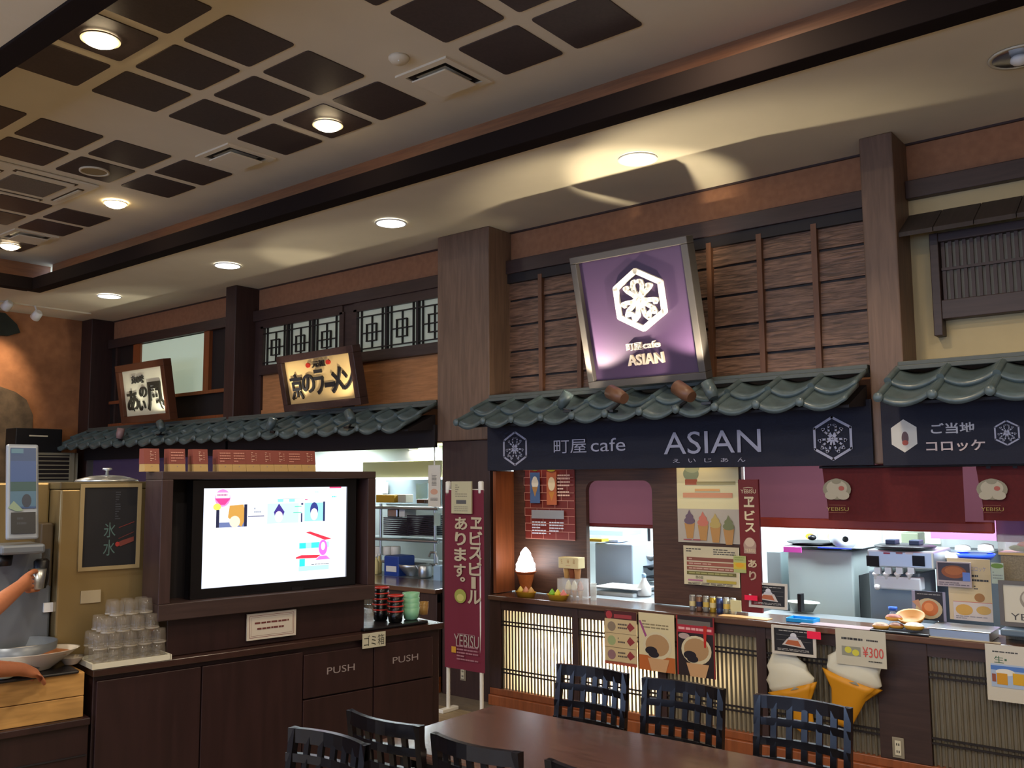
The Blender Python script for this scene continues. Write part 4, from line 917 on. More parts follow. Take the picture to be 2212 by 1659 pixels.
poster('beer_card', 'white card with photo of two beer mugs at the right edge', 'menu card', F, w, h, [('tx', 1, .15, .85, .75, .9, '3a3a3a'), ('t', '生', .18, .68, .38, .8, '2c5a3a'), ('tx', 1, .4, .7, .6, .78, '2c5a3a'), ('r', .1, .25, 1, .66, '9fb0c8'), ('r', .1, .55, 1, .63, '4a72b4'), ('e', .4, .52, .2, .06, 'd4d2c8'),
        ('r', .22, .3, .44, .5, 'c28a14'), ('r', .55, .32, .78, .52, 'c89a18'), ('r', .12, .34, .2, .48, '8a4a34')], back='c2bdb0')
tea = [[('r', 0, .84, 1, 1, '4a1c1e'), ('e', .14, .91, .1, .075, 'a8343c'), ('r', .3, .86, .85, .93, '9c3a40')], None, None]
for k in range(3):
    v = .84-(k+1)*.26
    tea[0] += [('r', 0, v, 1, v+.25, 'c9b48a'), ('e', .22, v+.12, .13, .09, ['8a7a68', '9aa878', '8c6a70'][k]), ('tx', 2, .42, v+.07, .72, v+.2, '5a5048'), ('p', [(.8, v+.05), (.95, v+.13), (.8, v+.22), (.7, v+.13)], '8c3438'), ('l', [(0, v), (1, v)], .001, '5a4434')]
tea[0].append(('r', 0, 0, 1, .055, 'a0503c'))
def cup(x0): return [('e', .52, .44, .40, .24, 'cfc4a4'), ('e', .52, .45, .33, .19, 'ad8a62'), ('e', .35, .35, .17, .07, '1c1620'), ('e', .42, .29, .15, .06, '1c1620'), ('p', [(.25, .22), (.85, .22), (.75, 0), (.35, 0)], 'c49a70')]
tea[1] = [('r', 0, 0, 1, .26, 'b4622c'), ('tx', 3, .1, .72, .85, .88, '8a7e60'), ('p', [(.0, .86), (.06, .86), (.3, .5), (.24, .49)], '9a4a80')]+cup(0)
tea[2] = [('r', 0, 0, 1, 1, '24181c'), ('r', .02, .84, .9, .93, '6a625c'), ('r', .0, .72, 1, .85, 'a8283a'), ('tx', 1, .05, .74, .95, .83, 'e0a8a8'), ('r', 0, 0, .03, 1, 'a02a2a'), ('r', .97, 0, 1, 1, '8a2424'), ('e', .2, .66, .15, .05, 'b09c98')]+cup(0)+[('p', [(.72, .86), (.82, .86), (.78, .5), (.73, .5)], 'b8261c')]
for k, (tl, br, lab) in enumerate((((1306, 1316), (1377, 1442), 'bubble tea price poster with three rows on the counter front'), ((1379, 1322), (1459, 1456), 'cream bubble tea poster with purple straw'), ((1461, 1328), (1546, 1468), 'red framed bubble tea poster with red straw'))):
    F, w, h = wallF(tl, br, 5.092); poster('bubble_tea_poster', lab, 'poster', F, w, h, tea[k], back=['c9b48a', 'd3c69e', '7a2422'][k])
# inflated soft serve signs on the counter front
def cone_sign(px, py, tilt, sc_, label):
    c = P(px, py, y=5.05); F = T(c.x, 5.055, c.z) @ Matrix.Rotation(tilt, 4, 'Y') @ Matrix.Scale(sc_, 4)
    t = thing('soft_serve_sign', label, 'sign', F, 'soft serve cone figures on the counter front')
    Fs = F @ Matrix.Diagonal((1, .26, 1, 1))
    MB().lathe([(.105, .0), (.118, .03), (.112, .07), (.10, .10), (.085, .135), (.06, .17), (.03, .20), (0, .215)], 28, Fs, wob=lambda a, j, z: 1+.09*math.sin(3*a+z*75)).build('cream_swirl', mat('cream_pearl', 'd4d2c2', .35), t)
    MB().lathe([(.03, -.2), (.045, -.18), (.075, -.06), (.10, -.02), (.122, .012), (.10, .008), (0, -.02)], 28, Fs, wob=lambda a, j, z: 1+(.10*math.sin(6*a) if j >= 3 else 0)).build('cone', mat('cone_yellow', 'c98a18', .45), t)
cone_sign(1712, 1490, -.32, 1.14, 'white soft serve figure with yellow cone, left one leaning')
cone_sign(1838, 1472, .26, 1.24, 'white soft serve figure with yellow cone, right one under the yen card')
# trays, breads, boards on the counter at right
t = thing('blue_tray', 'bright blue plastic tray on the counter', 'tray', (P(1733, 1335, y=5.22).x, 5.22, CTOP)); c = P(1733, 1335, y=5.22)
MB().box(c.x-.075, c.x+.075, 5.18, 5.28, CTOP, CTOP+.006).box(c.x-.08, c.x+.08, 5.175, 5.18, CTOP, CTOP+.022).box(c.x-.08, c.x+.08, 5.28, 5.285, CTOP, CTOP+.022).box(c.x-.08, c.x-.075, 5.18, 5.28, CTOP, CTOP+.022).box(c.x+.075, c.x+.08, 5.18, 5.28, CTOP, CTOP+.022).build('tray', mat('cyan_plastic', '1a8fd0', .35), t, bev=.003)
a = P(1560, 1328, z=CTOP); b = P(1668, 1337, z=CTOP)
tag(MB().box(a.x, b.x, 5.14, 5.22, CTOP, CTOP+.003).build('menu_sheet', mat('tan_sheet', 'c89c68', .5)), 'tan laminated sheet lying on the counter edge', 'sheet')
a = P(1735, 1345, z=CTOP); b = P(1890, 1360, z=CTOP)
tag(MB().box(a.x, b.x, 5.13, 5.24, CTOP, CTOP+.003).build('menu_sheet', mat('mauve_sheet', '9a8486', .35)), 'mauve laminated sheet on the counter beside the buns', 'sheet')
t = thing('money_scale', 'pale curved plastic stand behind the counter near the red sign', 'stand', P(1735, 1318, y=5.6)); c = P(1735, 1318, y=5.62)
MB().lathe([(.05, 0), (.075, .05), (.09, .055), (.085, .06), (.0, .03)], 20, T(c.x, c.y, .77) @ Matrix.Diagonal((1.2, .8, 1, 1))).build('bowl', mat('pale_green_plastic', 'bcc8bc', .4), t)
tag(pb(1722, 1283, 1731, 1322, 5.4, .05).build('black_block', M_black), 'upright black block behind the standing dessert card', 'block')
# bun tray
a = P(1880, 1358, y=5.12); b = P(2010, 1370, y=5.12)
tag(MB().box(a.x, b.x, 5.105, 5.3, CTOP, CTOP+.012).build('bun_tray', M_black, bev=.004), 'black tray carrying model croquette buns', 'tray')
def bun(px, py, y, r, label, top='e8d8b0', base='c08a38', rot=0):
    c = P(px, py, y=y); t = thing('croquette_bun', label, 'bun', T(*c), 'model buns on the black tray'); F = T(*c) @ RZ(rot) @ Matrix.Diagonal((1.35, 1, .8, 1))
    MB().lathe([(0, 0), (r*.8, 0), (r, r*.45), (r*.9, r*.75)], 16, F, False).build('bun_base', mat('bun_'+base, base, .5), t)
    MB().lathe([(r*.94, r*.7), (r*.7, r*1.05), (r*.35, r*1.2), (0, r*1.22)], 16, F, False).build('topping', mat('topping_'+top, top, .5, noise=.4, nscale=60), t)
bun(1903, 1358, 5.16, .034, 'leftmost cream topped bun on the black tray', 'b08a70')
bun(1937, 1357, 5.18, .03, 'middle brown topped bun on the black tray', '7a4426')
bun(1975, 1360, 5.16, .038, 'large pale iced bun at the right of the black tray', 'f0e6cc', 'c89a40')
bun(1931, 1340, 5.22, .034, 'bun stacked behind on the black tray', '8a3a1c', 'd0983c')
c = P(1968, 1338, y=5.24); t = thing('wafer_bowl', 'tan wafer bowl stacked on the buns', 'bowl', T(*c))
MB().lathe([(.02, -.02), (.055, .0), (.066, .025), (.058, .022), (.03, -.002), (0, -.004)], 20, T(*c) @ Matrix.Rotation(.45, 4, 'X') @ Matrix.Diagonal((1.15, 1, 1, 1))).build('wafer', mat('wafer_tan', 'b47c3a', .55), t)
c = P(1932, 1335, y=5.42); t = thing('water_bottle', 'small clear bottle with blue cap behind the buns', 'bottle', T(c.x, 5.40, CTOP))
MB().lathe([(.025, 0), (.027, .05), (.012, .075), (.012, .085)], 14, T(c.x, 5.40, CTOP)).build('body', mat('clear_blue', 'b8c8d8', .2, alpha=.5), t); MB().lathe([(.024, .082), (.024, .1)], 14, T(c.x, 5.40, CTOP)).build('cap', mat('blue_cap', '2454b4', .4), t)
# steel pan with cards
a = P(2010, 1362, y=5.14); b = P(2140, 1375, y=5.14)
t = thing('steel_pan', 'shallow steel serving pan at the right end of the counter', 'pan', (a.x, 5.14, CTOP))
MB().box(a.x, b.x, 5.115, 5.33, CTOP, CTOP+.045).box(a.x-.008, b.x+.008, 5.107, 5.338, CTOP+.045, CTOP+.05).build('pan', M_steel, t, bev=.008)
MB().box(a.x-.0, b.x+.05, 5.105, 5.115, CTOP, CTOP+.006).build('base_strip', mat('pale_strip', 'b9a98a', .4), t)
F, w, h = wallF((2022, 1212), (2100, 1270), 5.36)
poster('fried_food_card', 'card with photo of fried croquette on blue ground', 'menu card', F, w, h, [('r', .04, .25, .96, .95, '4a5a8c'), ('r', .04, .25, .96, .95, '3c3440'), ('e', .5, .6, .36, .26, '8a4a20'), ('e', .5, .64, .26, .17, 'a8602c'), ('r', .75, .25, .96, .6, '5a78c0'), ('tx', 2, .06, .04, .94, .2, '6a6068')], back='a89ca0')
F, w, h = wallF((2045, 1205), (2146, 1345), 5.385)
poster('croquette_poster', 'cream croquette poster standing behind the steel pan', 'poster', F, w, h, [('t', 'コロッケ', .55, .8, .9, .88, '8a88a0'), ('tx', 2, .55, .62, .95, .76, '2c2a28'), ('tx', 2, .6, .5, .85, .58, '3a3836'), ('e', .72, .38, .12, .07, '9a6a34'), ('r', .1, .0, 1, .3, 'c8bcb4'), ('l', [(.1, .3), (1, .3)], .003, 'c06a5a'), ('e', .35, .17, .2, .09, 'c89a44'), ('e', .8, .18, .17, .07, 'c09a50'), ('tx', 2, .15, .02, .9, .08, '8a8488')], back='c9b48c')
F, w, h = wallF((1969, 1275), (2045, 1343), 5.345)
poster('curry_bun_card', 'black card with photo of a pale shell filled with orange fritter', 'menu card', F, w, h, [('r', .1, 0, .92, 1, '1c181e'), ('tx', 1, .16, .86, .86, .93, '8a8684'), ('e', .5, .4, .4, .36, 'b9a884'), ('p', [(.0, .62), (.2, .7), (.3, .3)], 'b98a6a'), ('e', .53, .42, .25, .27, 'c06a34'), ('e', .5, .46, .14, .15, 'd88a50')], back='8a88a0')
# glass case, basket and mug sign at the right edge
t = thing('glass_food_case', 'small clear case with croquette model at the right edge', 'display case', P(2190, 1195, y=5.3)); a = P(2156, 1193, y=5.28)
for (x0_, x1_, y0_, y1_) in ((0, .3, 0, .004), (0, .3, .18, .184), (0, .004, 0, .184), (.296, .3, 0, .184)): MB().box(a.x+x0_, a.x+x1_, 5.28+y0_, 5.28+y1_, a.z, a.z+.085).build('pane', M_glass, t)
MB().box(a.x, a.x+.3, 5.28, 5.464, a.z-.012, a.z).build('base', mat('brass', 'b48a50', .3, metal=.7), t); MB().box(a.x, a.x+.3, 5.28, 5.464, a.z+.085, a.z+.089).build('top', M_glass, t)
MB().box(a.x+.01, a.x+.29, 5.285, 5.46, CTOP, a.z-.012).build('stand', mat('tan_mesh_box', '7a6f5a', .6, noise=.4, nscale=150), t)
c = Vector((a.x+.12, 5.36, a.z)); t = thing('salad_model', 'food model with red and green topping inside the clear case', 'model food', T(*c))
MB().ball(c+Vector((0, 0, .02)), (.085, .05, .02), 14).build('leaves', mat('leaf_green', '6a7a2c', .6, noise=.4, nscale=40), t); MB().ball(c+Vector((0.01, -.01, .035)), (.055, .035, .022), 14).build('topping', mat('salmon_red', 'c0583a', .5, noise=.3, nscale=40), t)
F, w, h = wallF((2140, 1215), (2170, 1262), 5.2)
poster('green_tag_card', 'small pale card with green leaf motif beside the mesh box', 'card', F, w, h, [('e', .5, .85, .5, .12, '5a7a2a'), ('tx', 3, .1, .2, .9, .6, '7a8480')], back='9aa89c')
F, w, h = wallF((2166, 1262), (2290, 1352), 5.16)
t = poster('beer_mug_sign', 'framed white sign with mug emblem and beer name at the right edge', 'sign', F, w, h, [('e', .55, .62, .25, .3, '8a8274'), ('e', .52, .66, .18, .2, 'b8b2a4'), ('e', .6, .55, .1, .12, '6a6458'), ('t', 'YEBISU', .12, .06, .95, .24, '4a4640')], back='c4bfae', frm=mat('grey_frame', '5f5a55', .4), fw=.02)
tag(pb(2160, 1358, 2290, 1385, 5.15, .12).build('card_terminal', mat('grey_blue_box', '5a6a78', .4), bev=.008), 'grey box with blue label under the mug sign', 'box')
# outlets
def outlet(px, py, y, w, h, label):
    c = P(px, py, y=y); t = thing('wall_outlet', label, 'outlet', T(*c))
    MB().box(c.x-w, c.x+w, y-.006, y, c.z-h, c.z+h).build('cover_plate', mat('outlet_steel', '8c8474', .4), t, bev=.002)
    MB().box(c.x-w*.5, c.x+w*.5, y-.01, y-.005, c.z-h*.7, c.z+h*.7).build('socket', M_offw, t)
    for k in (-.35, .35): MB().box(c.x-w*.25, c.x-w*.1, y-.0115, y-.0095, c.z+h*k-.006, c.z+h*k+.006).box(c.x+w*.1, c.x+w*.25, y-.0115, y-.0095, c.z+h*k-.006, c.z+h*k+.006).build('slot', M_black, t)
outlet(1941, 1615, 5.119, .03, .052, 'wall outlet low on the right counter post')
outlet(1001, 1455, 5.154, .028, .05, 'wall outlet low on the wide pillar behind the sign stand')

# ---------------------------------------------------------------- island with television cabinet
ID_ = Vector((.17579, .98443, 0)); IBK = Vector((-.98443, .17579, 0)); IO = Vector((-3.38, 3.58, 0))
FI = Matrix(((ID_.x, IBK.x, 0, IO.x), (ID_.y, IBK.y, 0, IO.y), (0, 0, 1, 0), (0, 0, 0, 1)))
FIi = FI.inverted()
def IL(px, py, off=0.0):
    d = ray(px, py); P0 = IO+IBK*off; t = (P0-CAM).dot(IBK)/d.dot(IBK); q = FIi @ (CAM+d*t); return q.x, q.z
def ib(m, s0, s1, o0, o1, z0, z1): return m.box(s0, s1, o0, o1, z0, z1, FI)
def iwall(px0, py0, px1, py1, off):      # frame on a plane parallel to the island front
    py0, py1 = min(py0, py1), max(py0, py1); a = IL(px0, py1, off); b = IL(px1, py0, off); F = FI @ T(a[0], off, a[1]) @ Matrix(((1, 0, 0, 0), (0, 0, -1, 0), (0, 1, 0, 0), (0, 0, 0, 1)))
    return F, b[0]-a[0], b[1]-a[1]
isl = thing('service_island', 'dark brown service island with PUSH waste flaps under the television', 'cabinet', FI)
m_ = MB()
ib(m_, -1.73, 0, .02, .78, .0, .82); m_.build('body', M_isl, isl, bev=.004)
ib(MB(), -1.74, .012, -.012, .79, .82, .85).build('top', mat('island_top', '38241f', .25, wood=.3, wdir=(4, 10, 10), coat=.3), isl, bev=.004)
sl = IL(655, 1513)[0]; sr = IL(935, 1461)[0]; smid = (IL(765, 1442)[0]+IL(848, 1425)[0])/2
for a, b in ((sl, smid-.003), (smid+.003, sr)):
    f = ib(MB(), a, b, -.0, .02, .585, .785).build('waste_flap', M_isl, isl, bev=.003)
    a_, b_ = (IL(706, 1462), IL(766, 1432)) if a == sl else (IL(848, 1444), IL(903, 1412))
    F, w, h = iwall(*((706, 1455, 766, 1440) if a == sl else (848, 1430, 903, 1420)), off=-.001)
    F = FI @ T(a_[0], -.001, .68) @ Matrix(((1, 0, 0, 0), (0, 0, -1, 0), (0, 1, 0, 0), (0, 0, 0, 1)))
    items_build('push_lettering', isl, F, b_[0]-a_[0], .032, [('t', 'PUSH', 0, 0, 1, 1, '8c7f7c')])
    ib(MB(), a, b, -.0, .02, .01, .578).build('door_panel', M_isl, isl, bev=.003)
for a, b in ((-1.72, -1.29), (-1.285, sl-.005)): ib(MB(), a, b, 0, .02, .01, .80).build('door_panel', M_isl, isl, bev=.003)
F, w, h = iwall(783, 1402, 833, 1363, -.016)
poster('waste_label', 'white label with black characters above the right waste flap', 'label', F, w, h, [('t', 'ゴミ箱', .06, .12, .94, .86, '3a3a34')], back='b9b49c', thick=.002)
# lower shelf part at left
low = thing('low_shelf_unit', 'lower dark ledge cabinet left of the service island', 'cabinet', FI @ T(-1.74, 0, 0))
ib(MB(), -3.1, -1.745, .0, .75, .0, .64).build('body', M_isl, low, bev=.004); ib(MB(), -3.1, -1.745, -.02, .76, .64, .668).build('ledge', M_isl, low, bev=.004)
ib(MB(), -3.1, -1.75, -.006, .0, .52, .525).build('groove', M_lint, low)
crate = thing('wooden_crate', 'pale yellow wooden box on the lower ledge at the left edge', 'box', FI @ T(-2.2, .05, .668))
zt_ = .842; mw_ = mat('pale_pine', 'b98a4c', .5, wood=.3, wdir=(2, 2, 14), wscale=3)
zm = .752
ib(MB(), -3.0, -1.765, .01, .026, .669, zm-.002).build('plank', mw_, crate, bev=.002); ib(MB(), -3.0, -1.765, .01, .026, zm+.001, zt_).build('plank', mw_, crate, bev=.002)
ib(MB(), -1.781, -1.765, .027, .7, .669, zt_).build('side_board', mw_, crate); ib(MB(), -3.0, -1.782, .027, .7, zt_-.012, zt_).build('top_board', mw_, crate)
ib(MB(), -2.9, -1.79, -.005, .4, zt_+.001, zt_+.012)
tag(ib(MB(), -2.75, -1.79, -.008, .36, zt_+.001, zt_+.014).build('serving_tray', M_black, bev=.006), 'black serving tray held at the left edge on the wooden box', 'tray')

# television cabinet
cab = thing('television_cabinet', 'dark brown open cabinet holding the television on the island', 'cabinet', FI @ T(-.95, 0, .85))
S0, S1, Z0, Z1 = -1.485, -.411, 1.045, 1.642
m_ = MB(); ib(m_, S0, S1, .0, .2, Z1-.035, Z1).build('top_board', M_dark, cab, bev=.003)
ib(MB(), S0, S1, .0, .2, Z0-.035, Z0+.035).build('bottom_board', M_dark, cab, bev=.003)
ib(MB(), S0, S0+.05, .0, .2, Z0+.035, Z1-.035).build('side_board', M_darkv, cab, bev=.003); ib(MB(), S1-.045, S1, .0, .2, Z0+.035, Z1-.035).build('side_board', M_darkv, cab, bev=.003)
ib(MB(), S0+.05, S1-.045, .18, .2, Z0+.035, Z1-.035).build('back_board', M_lint, cab)
ib(MB(), S0+.06, S1-.03, .05, .2, .851, Z0-.035).build('base_box', M_isl, cab, bev=.003)
tv = thing('television', 'flat black television showing a bright programme in the cabinet', 'television', FI @ T(-.94, .06, Z0+.035))
a = IL(443, 1052, .06); b = IL(753, 1054, .06); c_ = IL(431, 1271, .06); d_ = IL(744, 1247, .06)
s0 = (a[0]+c_[0])/2; s1 = (b[0]+d_[0])/2; z1 = (a[1]+b[1])/2; z0 = (c_[1]+d_[1])/2
bz = .05
ib(MB(), s0-bz, s1+bz, .075, .13, z0-bz-.01, z1+.036).build('casing', M_black, tv, bev=.006)
m_ = MB(); ib(m_, s0-bz, s0, .055, .08, z0-bz-.01, z1+.036); ib(m_, s1, s1+bz, .055, .08, z0-bz-.01, z1+.036); ib(m_, s0, s1, .055, .08, z1, z1+.036); ib(m_, s0, s1, .055, .08, z0-bz-.01, z0)
m_.build('bezel', M_blackg, tv)
ib(MB(), s0+.2, s1-.2, .08, .16, Z0+.036, Z0+.05).build('stand_foot', M_black, tv); ib(MB(), (s0+s1)/2-.05, (s0+s1)/2+.05, .1, .14, Z0+.05, z0-bz).build('stand_neck', M_black, tv)
F = FI @ T(s0, .066, z0) @ Matrix(((1, 0, 0, 0), (0, 0, -1, 0), (0, 1, 0, 0), (0, 0, 0, 1)))
sit = [('r', 0, 0, 1, 1, 'e6ecff'), ('r', .02, .01, .98, .99, 'f8faff'), ('e', .125, .9, .05, .09, 'f090d0'), ('r', .08, .90, .17, .955, 'f8faff'), ('tx', 1, .09, .91, .16, .95, 'c070a0'), ('p', [(.075, .895), (.175, .895), (.14, .83), (.11, .83)], 'f04090'), ('e', .09, .81, .025, .035, 'f0e860'),
       ('r', .085, .60, .105, .78, '1a2040'), ('r', .105, .6, .28, .65, '6a78a8'), ('p', [(.16, .7), (.17, .82), (.26, .83), (.28, .7), (.25, .6), (.19, .66)], 'd09a48'), ('e', .205, .655, .035, .06, 'f4ddc8'), ('r', .265, .60, .285, .83, '1a2040'),
       ('r', .29, .70, .4, .708, '303870'), ('tx', 2, .33, .73, .39, .8, 'a0a8b8'),
       ('r', .42, .62, .64, .83, 'c8f4fc'), ('p', [(.465, .74), (.50, .83), (.54, .74), (.52, .66), (.48, .66)], '40308c'), ('e', .5, .69, .028, .06, 'f4dce8'), ('r', .49, .845, .53, .875, '90f4f4'), ('r', .57, .845, .61, .875, '90f4f4'), ('r', .48, .875, .67, .88, 'b0c0c0'), ('r', .61, .79, .66, .797, '40d0a8'), ('r', .6, .725, .66, .735, '70d0b8'), ('r', .655, .625, .665, .72, '203060'), ('r', .655, .81, .67, .83, '203060'),
       ('r', .68, .63, .83, .83, '9cecfc'), ('e', .75, .75, .03, .085, '303c88'), ('e', .75, .705, .027, .065, 'f6e6ee'), ('r', .815, .625, .83, .84, '203060'), ('r', .68, .86, .7, .87, 'd04080'), ('tx', 1, .88, .875, .95, .905, '60e0e8'), ('tx', 1, .75, .94, .83, .955, '90e8f0'), ('r', .86, .985, .95, 1, 'f05080'),
       ('p', [(.69, .51), (.72, .52), (.88, .43), (.83, .42)], 'e83048'), ('p', [(.62, .25), (.66, .27), (.80, .26), (.77, .23), (.62, .235)], 'e8304a'), ('r', .64, .34, .86, .4, 'b0f4f4'), ('r', .645, .34, .69, .4, '30e0e0'), ('r', .73, .34, .79, .4, '40e4e4'), ('r', .645, .15, .685, .23, '30e0e0'), ('r', .64, .1, .86, .15, 'b8f0f4'),
       ('e', .815, .34, .032, .085, 'e870dc'), ('e', .815, .355, .016, .045, 'fbe0f8'), ('p', [(.76, .21), (.87, .21), (.84, .25), (.79, .25)], 'f078d8'), ('r', .71, .165, .88, .21, 'ffffff'), ('tx', 1, .73, .155, .88, .17, '506070')]
items_build('screen', tv, F, s1-s0, z1-z0, sit, m=SCREEN)
ib(MB(), -.84, -.78, .05, .1, Z0+.036, Z0+.052).build('power_light_housing', M_black, tv)
# acrylic notice on the island top
F, w, h = iwall(533, 1385, 640, 1316, .03)
poster('counter_notice', 'white notice with double red-brown border leaning under the television', 'notice', F, w, h, [('l', [(.05, .09), (.95, .09), (.95, .91), (.05, .91), (.05, .09)], .002, '7a3a34'), ('l', [(.08, .15), (.92, .15), (.92, .85), (.08, .85), (.08, .15)], .001, '7a3a34'), ('tx', 1, .15, .55, .85, .7, '6a3430'), ('tx', 1, .2, .33, .75, .48, '6a3430')], back='cabfae', thick=.008)
# dark red packets on the cabinet top
box_proto = None
def packet(s, off, w, label, grp, k):
    t = thing('gift_packet', label, 'box', FI @ T(s+w/2, off, Z1), grp); n = MB()
    F = FI @ T(s, off, Z1+.0005)
    def tri(m, z0, z1, e): return m.add([(-e, .018*z0/.10-e, z0), (w+e, .018*z0/.10-e, z0), (w+e, .07+e, z0), (-e, .07+e, z0), (-e, .018*z1/.10-e, z1), (w+e, .018*z1/.10-e, z1), (w+e, .07+e, z1), (-e, .07+e, z1)],
                                        [(3, 2, 1, 0), (4, 5, 6, 7), (0, 1, 5, 4), (1, 2, 6, 5), (2, 3, 7, 6), (3, 0, 4, 7)], F)
    tri(n, 0, .10, 0).build('carton', mat('kraft_tan', 'b08f58', .6), t); tri(MB(), .034, .1012, .0012).build('red_sleeve', mat('packet_red', '7c3a30', .5), t)
    F2 = frame(FI @ Vector((s, off-.0028, Z1)), ID_, IBK*.18+Vector((0, 0, 1)))
    its = [('tx', 4, .1, .42, .9, .92, 'b87a68')] if k % 4 == 1 else [('tx', 6, .38, .45, .62, .94, 'c89a84'), ('tx', 4, .68, .5, .78, .9, 'b07a68')]
    items_build('print', t, F2 @ T(0, 0, .001), w, .1, its+[('tx', 1, .45, .2, .75, .26, '5a5a80')])
for k, (a, b) in enumerate(((313, 345), (367, 401), (419, 450))):
    s_a = IL(a, 1005, .1)[0]; s_b = IL(b, 1005, .1)[0]; packet(s_a, .1, s_b-s_a, ['leftmost single', 'second single', 'third single'][k]+' dark red packet on the television cabinet', 'dark red packets on the cabinet top', k)
for k in range(7):
    a = 473+k*30; s_a = IL(a, 1008, .1)[0]; s_b = IL(a+29.4, 1008, .1)[0]
    packet(s_a, .1, s_b-s_a, ['first', 'second', 'third', 'fourth', 'fifth', 'sixth', 'last'][k]+' packet from the left in the closed row of dark red packets', 'dark red packets on the cabinet top', k if k else 1)

# cups, bowls on a black tray at the right of the cabinet
a = IL(775, 1350, .2)[0]; b = IL(925, 1345, .2)[0]
tray = tag(ib(MB(), -.46, -.07, .02, .36, .851, .866).build('cup_tray', M_black, bev=.006), 'black tray with lacquer bowls and green cups on the island', 'tray')
def nest(name, s, off, z, r, h, n, dz, m_body, label, grp, rim=None, up=True, taper=.8):
    for k in range(n):
        c = FI @ Vector((s, off, z+k*dz)); t = thing(name, label if n == 1 else '%s, number %s from the bottom' % (label, ['one', 'two', 'three', 'four', 'five', 'six', 'seven'][k]), 'cup', T(*c), grp)
        pr = [(r*taper*.8, 0), (r*taper, .004), (r, h), (r*.93, h), (r*taper*.9, .01), (0, .008)] if up else [(r, 0), (r*taper, h*.96), (r*taper*.8, h), (0, h), (0, h-.003), (r*taper*.76, h-.003), (r*taper*.93, h*.93), (r*.95, .0)]
        MB().lathe(pr, 16, T(*c), False).build('body', m_body, t)
        if rim: MB().lathe([(r*1.0, h-.006), (r*1.01, h), (r*.9, h+.001), (r*.86, h-.008), (0, h-.02)], 16, T(*c), False).build('rim', rim, t)
RED = mat('lacquer_red', 'a8241c', .3); BLK = mat('lacquer_black', '0c0b0e', .25)
sA = IL(829, 1300, .17)[0]; sB = IL(852, 1310, .1)[0]; sC = IL(888, 1310, .12)[0]; sD = IL(915, 1325, .2)[0]; sE = IL(790, 1330, .12)[0]
nest('lacquer_cup', sA, .2, .867, .045, .06, 5, .028, BLK, 'black lacquer cup with red inside in the taller stack', 'stacked black lacquer cups', RED)
nest('lacquer_cup', sB, .09, .867, .043, .06, 4, .026, BLK, 'black lacquer cup with red inside in the front stack', 'stacked black lacquer cups', RED)
nest('green_cup', sC, .12, .867, .046, .06, 4, .026, mat('celadon_plastic', '7fb893', .35), 'celadon green cup in the nested stack', 'nested green cups')
nest('amber_tumbler', sD, .2, .867, .028, .05, 2, .02, mat('amber_clear', 'b08a50', .15, alpha=.6), 'small amber tumbler beside the green cups', 'amber tumblers')
nest('clear_tumbler', sE, .1, .867, .032, .06, 3, .022, M_cupg, 'clear tumbler in the stack left of the lacquer cups', 'clear tumblers on the black tray', up=False)

# stacked tumblers on a white tray in front of the water dispenser
wt = thing('white_tray', 'white tray carrying the pyramid of clear tumblers', 'tray', FI @ T(-1.6, .1, .85))
ib(MB(), -1.735, -1.435, -.01, .20, .8505, .858).build('base', M_offw, wt, bev=.004)
m_ = MB(); ib(m_, -1.74, -1.43, -.016, -.008, .8505, .872); ib(m_, -1.74, -1.43, .20, .208, .8505, .872); ib(m_, -1.745, -1.737, -.016, .208, .8505, .872); ib(m_, -1.434, -1.426, -.016, .208, .8505, .872)
m_.build('lip', M_offw, wt)
proto = None
for lay, (n, q, s_off, o_off) in enumerate(((5, 3, 0, 0), (5, 3, .0, .0), (4, 3, .028, .0), (3, 2, .07, .03))):
    for i in range(n):
        for j in range(q):
            s = -1.705+s_off+i*.0595; o_ = .025+o_off+j*.0595; z = .860+lay*.0625
            F = FI @ T(s, o_, z)
            if proto is None:
                r, h = .0285, .061
                proto = thing('clear_tumbler', 'clear tumbler upside down in the pyramid of tumblers on the white tray', 'cup', F, 'clear tumblers stacked on the white tray')
                MB().lathe([(r, 0), (r*.96, .004), (r*.95, h*.5), (r*.84, h-.002), (0, h)], 16, F, False).build('body', M_cupg, proto)
                MB().lathe([(r*1.01, 0), (r*1.03, .003), (r*1.0, .006)], 16, F, False).build('rim', mat('tumbler_edge', 'b8ae9c', .15, alpha=.5), proto)
            else: dup(proto, F)

# ---------------------------------------------------------------- water and tea dispenser
ST = mat('champagne_steel', '9a8358', .32, metal=.6, noise=.1, nscale=2)
dsp = thing('water_dispenser', 'tall champagne coloured steel water dispenser left of the television', 'dispenser', FI @ T(-1.65, .2, .85))
OFF = .24
a = IL(133, 1037, OFF)[0]; b = IL(335, 1040, OFF)[0]; zt_ = IL(340, 1040, OFF)[1]
ib(MB(), a, b, OFF, OFF+.35, .851, zt_-.03).build('body', ST, dsp, bev=.008)
ib(MB(), a-.003, b+.003, OFF-.004, OFF+.352, zt_-.03, zt_).build('top_band', mat('olive_band', '5c4e30', .4), dsp, bev=.003)
cL = FI @ Vector(((a+b)/2+.04, OFF+.17, zt_))
MB().lathe([(.135, 0), (.13, .01), (.07, .026), (.0, .032)], 24, T(*cL)).build('lid', M_steel, dsp)
MB().lathe([(.008, .03), (.006, .05), (.022, .055), (.02, .062), (.0, .064)], 14, T(*cL)).build('lid_knob', M_steel, dsp)
F, w, h = iwall(176, 1226, 298, 1052, OFF-.006)
